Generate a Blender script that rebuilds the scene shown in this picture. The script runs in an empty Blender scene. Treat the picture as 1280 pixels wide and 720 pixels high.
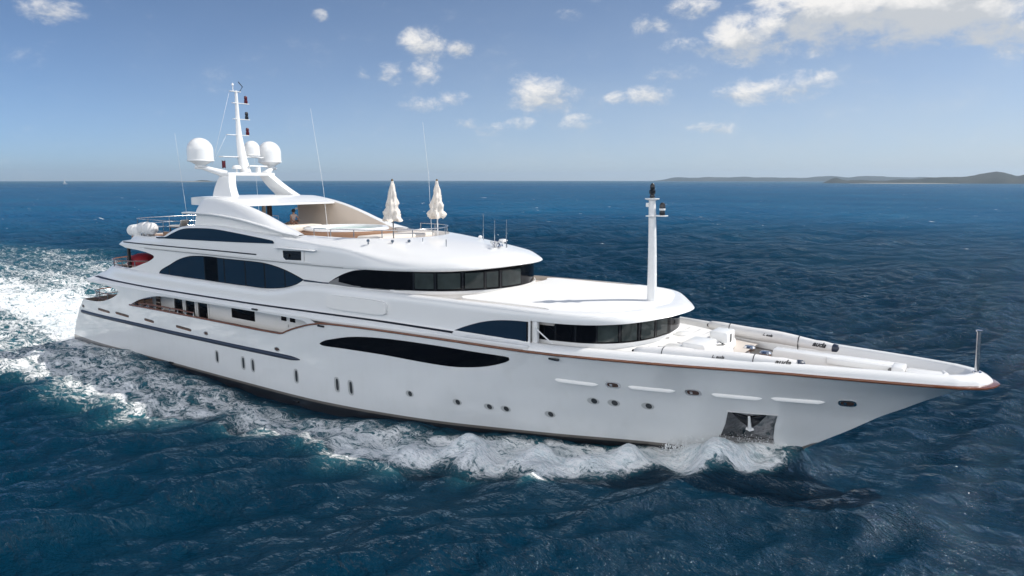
import bpy, bmesh, math, random
import numpy as np
from mathutils import Vector, Matrix
from mathutils.geometry import delaunay_2d_cdt
random.seed(7); RNG = np.random.default_rng(11)
sc = bpy.context.scene
COL = sc.collection
R = math.radians

# ------------------------------------------------------------------ camera
cam_d = bpy.data.cameras.new('camera'); cam = bpy.data.objects.new('camera', cam_d); COL.objects.link(cam)
cam_d.sensor_width = 36.0; cam_d.lens = 36.0*880/1280; cam_d.clip_start = 0.5; cam_d.clip_end = 60000
HEAD = R(35.2); PITCH = math.atan(135.4/880)
cr_ = Vector((math.cos(HEAD), math.sin(HEAD), 0)); ch_ = Vector((-math.sin(HEAD), math.cos(HEAD), 0))
cd_ = ch_*math.cos(PITCH) + Vector((0, 0, -math.sin(PITCH))); cu_ = cr_.cross(cd_)
M_ = Matrix((cr_, cu_, -cd_)).transposed().to_4x4(); M_.translation = Vector((58.905, -29.138, 12.0))
cam.matrix_world = M_; sc.camera = cam

# ------------------------------------------------------------------ sun, sky, exposure
SUN_AZ = (0.765, 0.645); SUN_EL = R(45)
sv = Vector((SUN_AZ[0]*math.cos(SUN_EL), SUN_AZ[1]*math.cos(SUN_EL), math.sin(SUN_EL)))
sun_d = bpy.data.lights.new('sun', 'SUN'); sun = bpy.data.objects.new('sun', sun_d); COL.objects.link(sun)
sun_d.energy = 3.2; sun_d.angle = R(0.5); sun_d.color = (1.0, 0.95, 0.88)
sun.rotation_euler = (-sv).to_track_quat('-Z', 'Y').to_euler(); sun.location = (60, 60, 90)
sc.view_settings.view_transform = 'Standard'; sc.view_settings.look = 'None'
sc.view_settings.exposure = 0.45; sc.view_settings.gamma = 1.0
sc.render.engine = 'CYCLES'
sc.cycles.use_denoising = True
sc.cycles.max_bounces = 8; sc.cycles.volume_bounces = 0
SKY_STRENGTH = 0.095; SKY_TINT = (.92, 1.08, 1.10)
world = bpy.data.worlds.new('World'); sc.world = world; world.use_nodes = True
wn = world.node_tree; W = wn.nodes; WL = wn.links
for n in list(W): W.remove(n)
def wmath(op, a, b=None, c=None):
    n = W.new('ShaderNodeMath'); n.operation = op
    for i, v in enumerate((a, b, c)):
        if v is None: continue
        if isinstance(v, (int, float)): n.inputs[i].default_value = v
        else: WL.new(v, n.inputs[i])
    return n.outputs[0]
sky = W.new('ShaderNodeTexSky'); sky.sky_type = 'NISHITA'; sky.sun_disc = False
sky.sun_elevation = SUN_EL; sky.sun_rotation = math.atan2(SUN_AZ[0], SUN_AZ[1])
sky.altitude = 10; sky.air_density = 0.4; sky.dust_density = 0.7; sky.ozone_density = 4.0
geo = W.new('ShaderNodeTexCoord'); sep = W.new('ShaderNodeSeparateXYZ'); WL.new(geo.outputs['Generated'], sep.inputs[0])
# angles measured from the heading the photo looks along: az to the right, el upward
ax = wmath('ADD', wmath('MULTIPLY', sep.outputs[0], cr_.x), wmath('MULTIPLY', sep.outputs[1], cr_.y))
ay = wmath('ADD', wmath('MULTIPLY', sep.outputs[0], ch_.x), wmath('MULTIPLY', sep.outputs[1], ch_.y))
az = wmath('ARCTAN2', ax, ay); el = wmath('ARCSINE', sep.outputs[2])
def wnoise(scale, detail, rough, vec):
    n = W.new('ShaderNodeTexNoise'); n.inputs['Scale'].default_value = scale; n.inputs['Detail'].default_value = detail
    n.inputs['Roughness'].default_value = rough; WL.new(vec, n.inputs['Vector']); return n
mp = W.new('ShaderNodeMapping'); WL.new(geo.outputs['Generated'], mp.inputs[0]); mp.inputs['Scale'].default_value = (1, 1, 1.7)
nA = wnoise(30, 11, 0.66, mp.outputs[0]); nB = wnoise(11, 6, 0.6, mp.outputs[0])
nA.inputs['Distortion'].default_value = .25
# every cloud: azimuth, elevation, half width, half height (degrees), density
CLOUDS = [(-32.0,10.9,1.9,.75,.9),(-33.5,13.4,2.2,.5,.5),(-34,7.2,2.6,1.1,.26),(-22,7.0,2.2,.8,.22),
 (-6.9,10.3,1.6,1.1,1.15),(-4.0,10.1,1.0,.65,1.0),(-9.6,8.3,1.1,.95,.8),(-7.0,8.2,1.3,.8,.62),(-7.3,5.8,1.9,.7,.42),(-11.6,8.0,.6,.5,.5),
 (-4.6,6.3,1.2,.6,.35),(-3.4,4.5,1.3,.45,.45),(-14.6,12.0,.6,.4,.7),
 (2.4,6.7,2.5,1.35,1.15),(5.4,4.4,1.4,.6,.5),(0.7,4.4,1.2,.5,.42),(10.7,6.5,1.7,.75,.75),(8.2,6.3,.8,.45,.4),
 (13.5,12.6,1.7,.65,.95),(10.6,11.7,1.3,.7,.6),(15.1,12.6,.7,.35,.6),
 (14.0,9.9,2.0,.55,.85),(15.6,10.1,1.2,1.0,.9),
 (18.8,10.8,1.5,1.6,1.2),(19.5,9.5,1.6,.9,.8),(22.6,11.4,2.6,2.1,1.1),(25.5,12.0,3.6,2.4,1.25),(29.0,12.5,3.4,2.1,1.3),(31.0,10.8,3.2,1.7,1.05),(34.0,12.0,4.0,2.8,1.2),(28.0,10.4,3.4,1.5,.7),(36,9,3,1.5,.9),
 (19.4,6.6,3.3,1.0,.95),(22.2,7.1,1.6,.75,.8),(16.6,6.4,1.6,.5,.55),(15.5,3.9,1.6,.45,.45),(26.0,6.8,1.8,.4,.25),
 (34.0,14.6,5.0,1.2,.9),(23.5,12.3,5.0,2.1,1.7),(29.5,12.0,5.0,2.4,1.8),(33,9.8,3.0,1.1,1.1),(17.6,10.3,2.2,1.7,1.25),(26,10.4,4.0,1.2,1.0),(4.5,12.4,1.2,.5,.4),(12,8.0,2.0,.6,.45),(-1.5,4.0,1.5,.5,.45),(-70,16,9,4,1.0),(75,14,9,4,1.0),(-45,28,7,3,1.0)]
# added, unseen clouds behind the camera, there to fill the shaded hull side
FILL_CLOUDS = [(-105,14,16,9,1.2),(-128,20,18,13,1.3),(-150,16,17,11,1.3),(-172,22,18,14,1.3),(165,17,18,12,1.2),(140,20,16,11,.7),(118,14,14,8,.5),(-140,42,20,10,1.0),(170,45,22,11,1.0)]
CLOUDS += FILL_CLOUDS
dens = None; shade = None
for (a0, e0, sa, se, dn) in CLOUDS:
    dn = dn+.30*max(0, min(1, (.9-dn)/.4)) if dn > .3 else dn
    u = wmath('MULTIPLY_ADD', az, 1/R(sa*1.5), -a0/(sa*1.5)); v = wmath('MULTIPLY_ADD', el, 1/R(se*1.55), -e0/(se*1.55))
    d2 = wmath('MULTIPLY_ADD', u, u, wmath('MULTIPLY', v, v))
    b = wmath('MULTIPLY', wmath('MAXIMUM', wmath('SUBTRACT', 1.0, d2), 0.0), dn)
    dens = b if dens is None else wmath('SMOOTH_MAX', dens, b, 0.12)
    t = wmath('MULTIPLY', b, v); shade = t if shade is None else wmath('ADD', shade, t)
cd1 = wmath('ADD', dens, wmath('MULTIPLY', wmath('SUBTRACT', nA.outputs['Fac'], 0.5), 2.5))
cd1 = wmath('ADD', cd1, wmath('MULTIPLY', wmath('SUBTRACT', nB.outputs['Fac'], 0.5), 1.6))
cmask = W.new('ShaderNodeMapRange'); cmask.interpolation_type = 'SMOOTHERSTEP'
WL.new(cd1, cmask.inputs['Value']); cmask.inputs['From Min'].default_value = 0.16; cmask.inputs['From Max'].default_value = 1.60
cm = wmath('MULTIPLY', cmask.outputs[0], wmath('GREATER_THAN', dens, 0.004)); cm = wmath('MULTIPLY', cm, wmath('MINIMUM', wmath('MULTIPLY', dens, 2.4), 0.90))
ccol = W.new('ShaderNodeMix'); ccol.data_type = 'RGBA'
ccol.inputs[6].default_value = (4.7, 4.85, 5.0, 1); ccol.inputs[7].default_value = (7.8, 7.55, 7.2, 1)
lit = W.new('ShaderNodeMapRange'); WL.new(wmath('ADD', shade, wmath('MULTIPLY', wmath('SUBTRACT', nA.outputs['Fac'], 0.5), 2.2)), lit.inputs['Value'])
lit.inputs['From Min'].default_value = -0.45; lit.inputs['From Max'].default_value = 0.35; WL.new(lit.outputs[0], ccol.inputs[0])
# the added clouds behind the camera are boosted as fill light; a thin veil lies towards the right-hand horizon
front = wmath('MULTIPLY_ADD', wmath('GREATER_THAN', wmath('ABSOLUTE', az), R(95)), 3.2, 1.0)
cb = W.new('ShaderNodeVectorMath'); cb.operation = 'SCALE'; WL.new(ccol.outputs[2], cb.inputs[0]); WL.new(front, cb.inputs['Scale'])
veil = W.new('ShaderNodeMapRange'); veil.interpolation_type = 'SMOOTHSTEP'; WL.new(az, veil.inputs[0]); veil.inputs[1].default_value = R(-75); veil.inputs[2].default_value = R(42)
ve = wmath('POWER', 2.718, wmath('MULTIPLY', wmath('MAXIMUM', el, 0.0), -1/R(8.5)))
veilf = wmath('MULTIPLY', wmath('MULTIPLY', veil.outputs[0], ve), wmath('MULTIPLY_ADD', nB.outputs['Fac'], .45, .74))
veilf = wmath('MULTIPLY', veilf, wmath('LESS_THAN', wmath('ABSOLUTE', az), R(100)))
vmix = W.new('ShaderNodeMix'); vmix.data_type = 'RGBA'; vmix.inputs[7].default_value = (4.6, 5.15, 5.5, 1)
smix = W.new('ShaderNodeMix'); smix.data_type = 'RGBA'
stint = W.new('ShaderNodeMix'); stint.data_type = 'RGBA'; stint.blend_type = 'MULTIPLY'; stint.inputs[0].default_value = 1
WL.new(sky.outputs[0], stint.inputs[6]); stint.inputs[7].default_value = (*SKY_TINT, 1)
WL.new(veilf, vmix.inputs[0]); WL.new(stint.outputs[2], vmix.inputs[6]); WL.new(cm, smix.inputs[0]); WL.new(vmix.outputs[2], smix.inputs[6]); WL.new(cb.outputs[0], smix.inputs[7])
bg = W.new('ShaderNodeBackground'); bg.inputs['Strength'].default_value = SKY_STRENGTH
wo = W.new('ShaderNodeOutputWorld'); WL.new(smix.outputs[2], bg.inputs[0]); WL.new(bg.outputs[0], wo.inputs[0])

# ------------------------------------------------------------------ materials
class NT:
    def __init__(s, name):
        s.m = bpy.data.materials.new(name); s.m.use_nodes = True; s.t = s.m.node_tree; s.n = s.t.nodes; s.l = s.t.links
        s.p = s.n['Principled BSDF']
    def new(s, ty, **kw):
        n = s.n.new(ty)
        for k, v in kw.items(): setattr(n, k, v)
        return n
    def set(s, node, key, v):
        if hasattr(v, 'links') or isinstance(v, bpy.types.NodeSocket): s.l.new(v, node.inputs[key])
        else: node.inputs[key].default_value = v
        return node
    def math(s, op, a, b=None, c=None, clamp=False):
        n = s.n.new('ShaderNodeMath'); n.operation = op; n.use_clamp = clamp
        for i, v in enumerate((a, b, c)):
            if v is not None: s.set(n, i, v)
        return n.outputs[0]
    def noise(s, scale, detail=4, rough=.55, vec=None, dist=0):
        n = s.n.new('ShaderNodeTexNoise'); n.inputs['Scale'].default_value = scale; n.inputs['Detail'].default_value = detail
        n.inputs['Roughness'].default_value = rough; n.inputs['Distortion'].default_value = dist
        if vec is not None: s.l.new(vec, n.inputs['Vector'])
        return n.outputs['Fac']
    def mapr(s, v, a, b, c=0, d=1, smooth=False):
        n = s.n.new('ShaderNodeMapRange'); s.l.new(v, n.inputs[0])
        if smooth: n.interpolation_type = 'SMOOTHSTEP'
        for k, x in zip(('From Min', 'From Max', 'To Min', 'To Max'), (a, b, c, d)): n.inputs[k].default_value = x
        return n.outputs[0]
    def mix(s, f, a, b):
        n = s.n.new('ShaderNodeMix'); n.data_type = 'RGBA'; s.set(n, 0, f)
        for k, x in ((6, a), (7, b)):
            if isinstance(x, tuple): n.inputs[k].default_value = (*x, 1) if len(x) == 3 else x
            else: s.l.new(x, n.inputs[k])
        return n.outputs[2]
    def coord(s, scale=None):
        c = s.n.new('ShaderNodeTexCoord').outputs['Object']
        if scale is None: return c
        m = s.n.new('ShaderNodeMapping'); s.l.new(c, m.inputs[0]); m.inputs['Scale'].default_value = scale
        return m.outputs[0]
def simple(name, col, rough=.4, metal=0., var=.06, scale=1.5, coat=0., bump=0., bscale=30, spec=.5):
    t = NT(name); c = t.coord(); f = t.noise(scale, 5, .6, c)
    a = tuple(max(0, x*(1-var)) for x in col); b = tuple(min(1, x*(1+var)) for x in col)
    t.l.new(t.mix(f, a, b), t.p.inputs['Base Color']); t.p.inputs['Roughness'].default_value = rough
    t.p.inputs['Metallic'].default_value = metal; t.p.inputs['Coat Weight'].default_value = coat
    t.p.inputs['Specular IOR Level'].default_value = spec
    t.p.inputs['Coat Roughness'].default_value = .05
    if bump:
        bn = t.new('ShaderNodeBump'); bn.inputs['Strength'].default_value = bump; bn.inputs['Distance'].default_value = .02
        t.l.new(t.noise(bscale, 4, .6, c), bn.inputs['Height']); t.l.new(bn.outputs[0], t.p.inputs['Normal'])
    return t.m
MAT = dict(
 white=simple('white_gelcoat', (.80, .80, .79), .28, var=.025, scale=.6, coat=.35),
 deckwhite=simple('white_nonskid', (.80, .795, .775), .6, var=.03, scale=2.),
 cream=simple('cream_finish', (.66, .58, .50), .6, var=.05),
 beige=simple('beige_deck', (.60, .54, .48), .65, var=.07),
 black=simple('black_paint', (.006, .007, .01), .25, var=.2),
 stripe=simple('navy_black_stripe', (.008, .009, .014), .3, var=.1),
 navy=simple('navy_rubber', (.016, .026, .05), .35, var=.15, bump=.1),
 rubber=simple('dark_rubber', (.03, .03, .032), .6),
 teak=simple('teak_deck', (.30, .17, .10), .6, var=.25, scale=6),
 varnish=simple('varnished_caprail', (.17, .058, .022), .22, var=.3, scale=3, coat=.6),
 steel=simple('polished_steel', (.62, .62, .63), .18, metal=1, var=.05),
 darksteel=simple('dark_mirror_steel', (.26, .26, .27), .08, metal=1, var=.3, scale=1.2, bump=.25, bscale=1.2),
 glass=simple('black_glass', (.0025, .003, .005), .04, var=.2, spec=.14),
 navyglass=simple('navy_tinted_glass', (.011, .027, .050), .06, var=.15, scale=.35, spec=.22),
 paneglass=simple('bridge_glass', (.030, .040, .040), .03, var=.8, scale=1.3, spec=.3),
 greyframe=simple('grey_frame', (.18, .18, .18), .5),
 portrim=simple('porthole_rim', (.42, .43, .43), .35),
 portglass=simple('porthole_glass', (.035, .04, .045), .08, var=.3),
 canvas=simple('cream_canvas', (.74, .68, .61), .85, var=.1, scale=8, bump=.5, bscale=14),
 whitecanvas=simple('white_vinyl_cover', (.74, .73, .72), .5, var=.05, scale=3, bump=.15, bscale=9),
 red=simple('red_fabric', (.32, .012, .022), .6, var=.2),
 brown=simple('dark_brown_wood', (.06, .03, .022), .4, var=.3),
 skin=simple('skin', (.42, .24, .17), .5), hair=simple('dark_hair', (.02, .014, .012), .5), shirt=simple('pale_shirt', (.52, .44, .42), .8),
 redlamp=simple('red_lamp_glass', (.09, .006, .012), .25), darklamp=simple('dark_lamp_glass', (.015, .017, .02), .25),
 gold=simple('brass_fitting', (.3, .2, .1), .3, metal=.8, var=.3),
)
# tub water
t = NT('tub_water'); t.p.inputs['Base Color'].default_value = (.10, .30, .25, 1); t.p.inputs['Roughness'].default_value = .05
bn = t.new('ShaderNodeBump'); bn.inputs['Strength'].default_value = .3; t.l.new(t.noise(3, 3, .5, t.coord()), bn.inputs['Height']); t.l.new(bn.outputs[0], t.p.inputs['Normal']); MAT['tubwater'] = t.m
# hull paint: white topsides, grey boot line, black bottom (attribute = height above the painted boot line)
t = NT('hull_paint'); at_ = t.new('ShaderNodeAttribute', attribute_name='boot'); h = at_.outputs['Fac']
n1 = t.noise(.5, 5, .6, t.coord((.25, 1, 1))); n2 = t.noise(3.0, 6, .65, t.coord((1, 1, .25)))
wcol = t.mix(n1, (.70, .72, .73), (.765, .77, .77)); wcol = t.mix(t.math('MULTIPLY', t.mapr(n2, .50, .78), .22), wcol, (.62, .62, .58))
c1 = t.mix(t.mapr(h, -.012, .012), (.15, .135, .12), wcol)
c2 = t.mix(t.mapr(h, -.152, -.128), (.012, .012, .015), c1)
t.l.new(c2, t.p.inputs['Base Color']); t.p.inputs['Roughness'].default_value = .3; t.p.inputs['Coat Weight'].default_value = 1.0; t.p.inputs['Coat Roughness'].default_value = .03; t.p.inputs['Coat IOR'].default_value = 1.6
bn = t.new('ShaderNodeBump'); bn.inputs['Strength'].default_value = .05; bn.inputs['Distance'].default_value = .05
t.l.new(t.noise(.6, 2, .5, t.coord()), bn.inputs['Height']); t.l.new(bn.outputs[0], t.p.inputs['Normal'])
MAT['hull'] = t.m

# ------------------------------------------------------------------ object helpers
def link(name, me, mat, parent=None, smooth=True, **props):
    o = bpy.data.objects.new(name, me); COL.objects.link(o)
    if mat is not None: me.materials.append(MAT[mat] if isinstance(mat, str) else mat)
    if smooth:
        me.polygons.foreach_set('use_smooth', [True]*len(me.polygons)); me.update()
    if parent is not None: o.parent = parent; o.matrix_parent_inverse = Matrix()
    for k, v in props.items(): o[k] = v
    return o
def empty(name, loc, label, cat, group=None):
    o = bpy.data.objects.new(name, None); COL.objects.link(o); o.location = loc; o['label'] = label; o['category'] = cat
    if group: o['group'] = group
    return o
def tag(o, label, cat, group=None):
    o['label'] = label; o['category'] = cat
    if group: o['group'] = group
    return o
def bm_link(name, bm, mat, parent=None, smooth=True, sharp=40, **props):
    bmesh.ops.delete(bm, geom=[v for v in bm.verts if not v.link_faces], context='VERTS')
    bmesh.ops.remove_doubles(bm, verts=bm.verts, dist=1e-4)
    bmesh.ops.recalc_face_normals(bm, faces=bm.faces)
    me = bpy.data.meshes.new(name)
    if smooth:
        for e in bm.edges:
            if len(e.link_faces) == 2 and e.calc_face_angle(0) > R(sharp): e.smooth = False
    bm.to_mesh(me); bm.free()
    return link(name, me, mat, parent, smooth, **props)
def herm(tab, x):
    tt = np.array(tab, float); X, Y = tt[:, 0], tt[:, 1]; x = np.asarray(x, float)
    h = np.diff(X); d = np.diff(Y)/h; m = np.empty(len(X)); m[0] = d[0]; m[-1] = d[-1]
    for i in range(1, len(X)-1):
        m[i] = 0 if d[i-1]*d[i] <= 0 else (2*h[i]+h[i-1]+h[i]+2*h[i-1])/((2*h[i]+h[i-1])/d[i-1]+(h[i]+2*h[i-1])/d[i])
    xc = np.clip(x, X[0], X[-1]); i = np.clip(np.searchsorted(X, xc)-1, 0, len(h)-1); s = (xc-X[i])/h[i]
    return Y[i]*(1+2*s)*(1-s)**2+h[i]*m[i]*s*(1-s)**2+Y[i+1]*s*s*(3-2*s)+h[i]*m[i+1]*s*s*(s-1)
def sstep(x, a, b):
    t = np.clip((np.asarray(x, float)-a)/(b-a), 0, 1); return t*t*(3-2*t)
def resample(P, n=None, step=None, closed=False):
    """smooth curve through control points, evenly spaced"""
    P = np.array(P, float)
    if closed: P = np.vstack([P, P[:1]])
    s = np.r_[0, np.cumsum(np.linalg.norm(np.diff(P, axis=0), axis=1))]
    T = np.zeros_like(P)
    for i in range(len(P)):
        if closed and i in (0, len(P)-1): a, b, da, db = P[-2], P[1], s[-1]-s[-2], s[1]
        else:
            a, b = P[max(i-1, 0)], P[min(i+1, len(P)-1)]; da, db = s[i]-s[max(i-1, 0)], s[min(i+1, len(P)-1)]-s[i]
        T[i] = (b-a)/(da+db)
    m = 40*len(P); u = np.linspace(0, s[-1], m); k = np.clip(np.searchsorted(s, u, side='right')-1, 0, len(s)-2)
    h = (s[k+1]-s[k])[:, None]; t = ((u-s[k])[:, None])/h
    Q = P[k]*(1+2*t)*(1-t)**2+h*T[k]*t*(1-t)**2+P[k+1]*t*t*(3-2*t)+h*T[k+1]*t*t*(t-1)
    L = np.r_[0, np.cumsum(np.linalg.norm(np.diff(Q, axis=0), axis=1))]
    if n is None: n = max(3, int(round(L[-1]/step))+1)
    v = np.linspace(0, L[-1], n)
    out = np.stack([np.interp(v, L, Q[:, j]) for j in range(P.shape[1])], 1)
    return out[:-1] if closed else out
def grid(bm, G, skip=None, closed_u=False, closed_v=False):
    """G: array rows x cols x 3"""
    nr, nc = len(G), len(G[0]); V = [[bm.verts.new(tuple(p)) for p in row] for row in G]
    for i in range(nr-(0 if closed_u else 1)):
        for j in range(nc-(0 if closed_v else 1)):
            if skip is not None and skip(i, j): continue
            a, b, c, d = V[i][j], V[i][(j+1) % nc], V[(i+1) % nr][(j+1) % nc], V[(i+1) % nr][j]
            try: bm.faces.new((a, b, c, d))
            except ValueError: pass
    return V
def mirror_rows(rows):
    """rows of (x, halfwidth, z) aft->nose with halfwidth 0 at the nose: whole curve starboard, nose, port"""
    out = []
    for r in rows:
        s = np.stack([r[:, 0], -r[:, 1], r[:, 2]], 1); p = np.stack([r[:, 0], r[:, 1], r[:, 2]], 1)[::-1][1:]
        out.append(np.vstack([s, p]))
    return out
def loft_nose(name, rows, mat, parent, skip=None, close_aft=False, sharp=50):
    n = len(rows[0]); G = mirror_rows(rows); bm = bmesh.new()
    sk = None
    if skip: sk = lambda i, j: skip(i, j if j < n-1 else 2*n-3-j)
    grid(bm, G, sk)
    if close_aft:
        A = [[Vector(g[0]).lerp(Vector(g[-1]), k/8) for k in range(9)] for g in G]; grid(bm, A)
    return bm_link(name, bm, mat, parent, sharp=sharp)
def loft_pair(name, rows, mat, parent, sharp=50, both=True):
    out = []
    for sgn in ((-1, 1) if both else (-1,)):      # one object for each side of the yacht
        bm = bmesh.new(); grid(bm, [np.stack([r[:, 0], sgn*r[:, 1], r[:, 2]], 1) for r in rows])
        out.append(bm_link(name, bm, mat, parent, sharp=sharp))
    return out[0]
def offset2d(C, o):
    """starboard planform C (x, w) aft->nose, moved outward by o (scalar or array)"""
    T = np.gradient(C, axis=0); T[-1] = (0, -1); T /= np.linalg.norm(T, axis=1)[:, None]
    N = np.stack([-T[:, 1], T[:, 0]], 1)          # outward: forward and outboard
    D = C + N*np.asarray(o, float).reshape(-1, 1) if np.ndim(o) else C + N*o
    D[-1, 1] = 0; D[:, 1] = np.maximum(D[:, 1], 0)
    return D
def pip(P, poly):
    x, y = P[:, 0], P[:, 1]; ins = np.zeros(len(P), bool); n = len(poly)
    for i in range(n):
        (x0, y0), (x1, y1) = poly[i], poly[(i+1) % n]
        if y0 == y1: continue
        c = ((y0 > y) != (y1 > y)) & (x < (x1-x0)*(y-y0)/(y1-y0)+x0); ins ^= c
    return ins
def tri_region(outline, holes, step):
    loops = [np.array(outline)]+[np.array(h) for h in holes]
    verts = []; edges = []
    for L in loops:
        b = len(verts); verts += [Vector(p) for p in L]; edges += [(b+i, b+(i+1) % len(L)) for i in range(len(L))]
    lo, hi = loops[0].min(0), loops[0].max(0)
    sx, sy = (step, step) if np.isscalar(step) else step
    gx, gy = np.meshgrid(np.arange(lo[0]+sx/2, hi[0], sx), np.arange(lo[1]+sy/2, hi[1], sy)); Pn = np.stack([gx.ravel(), gy.ravel()], 1)
    if len(Pn):
        ok = pip(Pn, loops[0])
        for h in loops[1:]: ok &= ~pip(Pn, h)
        Pn = Pn[ok]; allb = np.vstack(loops)
        if len(Pn):
            dm = np.min(np.hypot((Pn[:, None, 0]-allb[None, :, 0])/sx, (Pn[:, None, 1]-allb[None, :, 1])/sy), axis=1); Pn = Pn[dm > .45]
        verts += [Vector(p) for p in Pn]
    r = delaunay_2d_cdt(verts, edges, [], 0, 1e-6)
    V = np.array([tuple(v) for v in r[0]]); F = np.array([f for f in r[2] if len(f) == 3])
    C = V[F].mean(1); ok = pip(C, loops[0])
    for h in loops[1:]: ok &= ~pip(C, h)
    return V, F[ok]
def overlay(name, outline, yfun, off, mat, parent, step=.3, depth=.03, smooth=True, axis='y', **props):
    """a plate following the starboard side surface, proud of it by off, with its own rim"""
    V, F = tri_region(outline, [], step); n = len(outline); bm = bmesh.new()
    y = -(np.asarray(yfun(V[:, 0], V[:, 1]))+off)
    vs = [bm.verts.new((V[i, 0], y[i], V[i, 1])) for i in range(len(V))]
    for f in F: bm.faces.new([vs[k] for k in f])
    bm.edges.ensure_lookup_table(); bd = [e for e in bm.edges if len(e.link_faces) == 1]
    r = bmesh.ops.extrude_edge_only(bm, edges=bd)
    for v in [g for g in r['geom'] if isinstance(g, bmesh.types.BMVert)]: v.co.y += depth
    return bm_link(name, bm, mat, parent, smooth, sharp=35, **props)
def ellipse(cx, cz, rx, rz, n=20, p=2.0, tilt=0):
    out = []
    for k in range(n):
        a = 2*math.pi*k/n; c, s = math.cos(a), math.sin(a)
        x = rx*math.copysign(abs(c)**(2/p), c); z = rz*math.copysign(abs(s)**(2/p), s)
        out.append((cx+x*math.cos(tilt)-z*math.sin(tilt), cz+x*math.sin(tilt)+z*math.cos(tilt)))
    return out
def add_box(bm, c, s, bevel=0, rot=None, seg=2):
    r = bmesh.ops.create_cube(bm, size=1); vs = r['verts']
    bmesh.ops.scale(bm, vec=s, verts=vs)
    if bevel:
        es = list({e for v in vs for e in v.link_edges}); rb = bmesh.ops.bevel(bm, geom=es, offset=bevel, segments=seg, affect='EDGES', profile=.5)
        vs = list({v for f in rb['faces'] for v in f.verts} | {v for v in vs if v.is_valid})
    if rot is not None: bmesh.ops.rotate(bm, cent=(0, 0, 0), matrix=rot, verts=vs)
    bmesh.ops.translate(bm, vec=c, verts=vs); return vs
def box(name, c, s, mat, parent=None, bevel=.02, rot=None, **props):
    bm = bmesh.new(); add_box(bm, c, s, min(bevel, min(s)*.45), rot); return bm_link(name, bm, mat, parent, sharp=50, **props)
def add_tube(bm, P, r, n=8, cap=True):
    P = [Vector(p) for p in P]; rr = r if hasattr(r, '__len__') else [r]*len(P); rings = []
    up = Vector((0, 0, 1))
    for i, p in enumerate(P):
        t = (P[min(i+1, len(P)-1)]-P[max(i-1, 0)]).normalized()
        a = t.cross(up)
        if a.length < .05: a = t.cross(Vector((1, 0, 0)))
        a.normalize(); b = a.cross(t)
        rings.append([bm.verts.new(p+(a*math.cos(2*math.pi*k/n)+b*math.sin(2*math.pi*k/n))*rr[i]) for k in range(n)])
    for i in range(len(P)-1):
        for k in range(n): bm.faces.new((rings[i][k], rings[i][(k+1) % n], rings[i+1][(k+1) % n], rings[i+1][k]))
    if cap:
        bm.faces.new(rings[0][::-1]); bm.faces.new(rings[-1])
def tube(name, P, r, mat, parent=None, n=10, **props):
    bm = bmesh.new(); add_tube(bm, P, r, n); return bm_link(name, bm, mat, parent, sharp=60, **props)
def add_lathe(bm, c, prof, n=24, sx=1, sy=1):
    rings = [[bm.verts.new((c[0]+r*sx*math.cos(2*math.pi*k/n), c[1]+r*sy*math.sin(2*math.pi*k/n), c[2]+z)) for k in range(n)] for r, z in prof]
    for i in range(len(rings)-1):
        for k in range(n): bm.faces.new((rings[i][k], rings[i][(k+1) % n], rings[i+1][(k+1) % n], rings[i+1][k]))
    if prof[0][0] > 1e-4: bm.faces.new(rings[0][::-1])
    if prof[-1][0] > 1e-4: bm.faces.new(rings[-1])
def lathe(name, c, prof, mat, parent=None, n=24, sharp=40, **props):
    bm = bmesh.new(); add_lathe(bm, c, prof, n); return bm_link(name, bm, mat, parent, sharp=sharp, **props)
def sweep(name, P, sec, mat, parent, closed=False, sharp=50):
    """sec: (out, up) offsets swept along the 3D path P; outward = right hand side seen from above going along P"""
    P = np.array(P, float); T = np.gradient(P, axis=0); T[:, 2] = 0; T /= np.maximum(np.linalg.norm(T, axis=1), 1e-9)[:, None]
    N = np.stack([T[:, 1], -T[:, 0], 0*T[:, 0]], 1); bm = bmesh.new()
    G = [[P[i]+N[i]*a+np.array([0, 0, b]) for (a, b) in sec] for i in range(len(P))]
    V = grid(bm, G, closed_v=True); bm.faces.new(V[0]); bm.faces.new(V[-1][::-1])
    return bm_link(name, bm, mat, parent, sharp=sharp)
def slab(name, outline, z0, z1, mat, parent, bevel=.0):
    bm = bmesh.new(); f = bm.faces.new([bm.verts.new((x, y, z1 if not callable(z1) else z1(x, y))) for x, y in outline])
    r = bmesh.ops.extrude_face_region(bm, geom=[f]); vs = [g for g in r['geom'] if isinstance(g, bmesh.types.BMVert)]
    for v in vs: v.co.z = z0
    return bm_link(name, bm, mat, parent, sharp=40)
def text(name, body, size, mat, parent, M, shear=.4, extrude=.004):
    cu = bpy.data.curves.new(name, 'FONT'); cu.body = body; cu.size = size; cu.shear = shear; cu.extrude = extrude; cu.offset = size*.028
    cu.align_x = 'CENTER'; cu.align_y = 'CENTER'
    tmp = bpy.data.objects.new('tmp', cu); COL.objects.link(tmp); bpy.context.view_layer.update()
    me = bpy.data.meshes.new_from_object(tmp.evaluated_get(bpy.context.evaluated_depsgraph_get())); bpy.data.objects.remove(tmp)
    me.transform(M); me.materials.clear(); return link(name, me, mat, parent, smooth=False)

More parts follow.
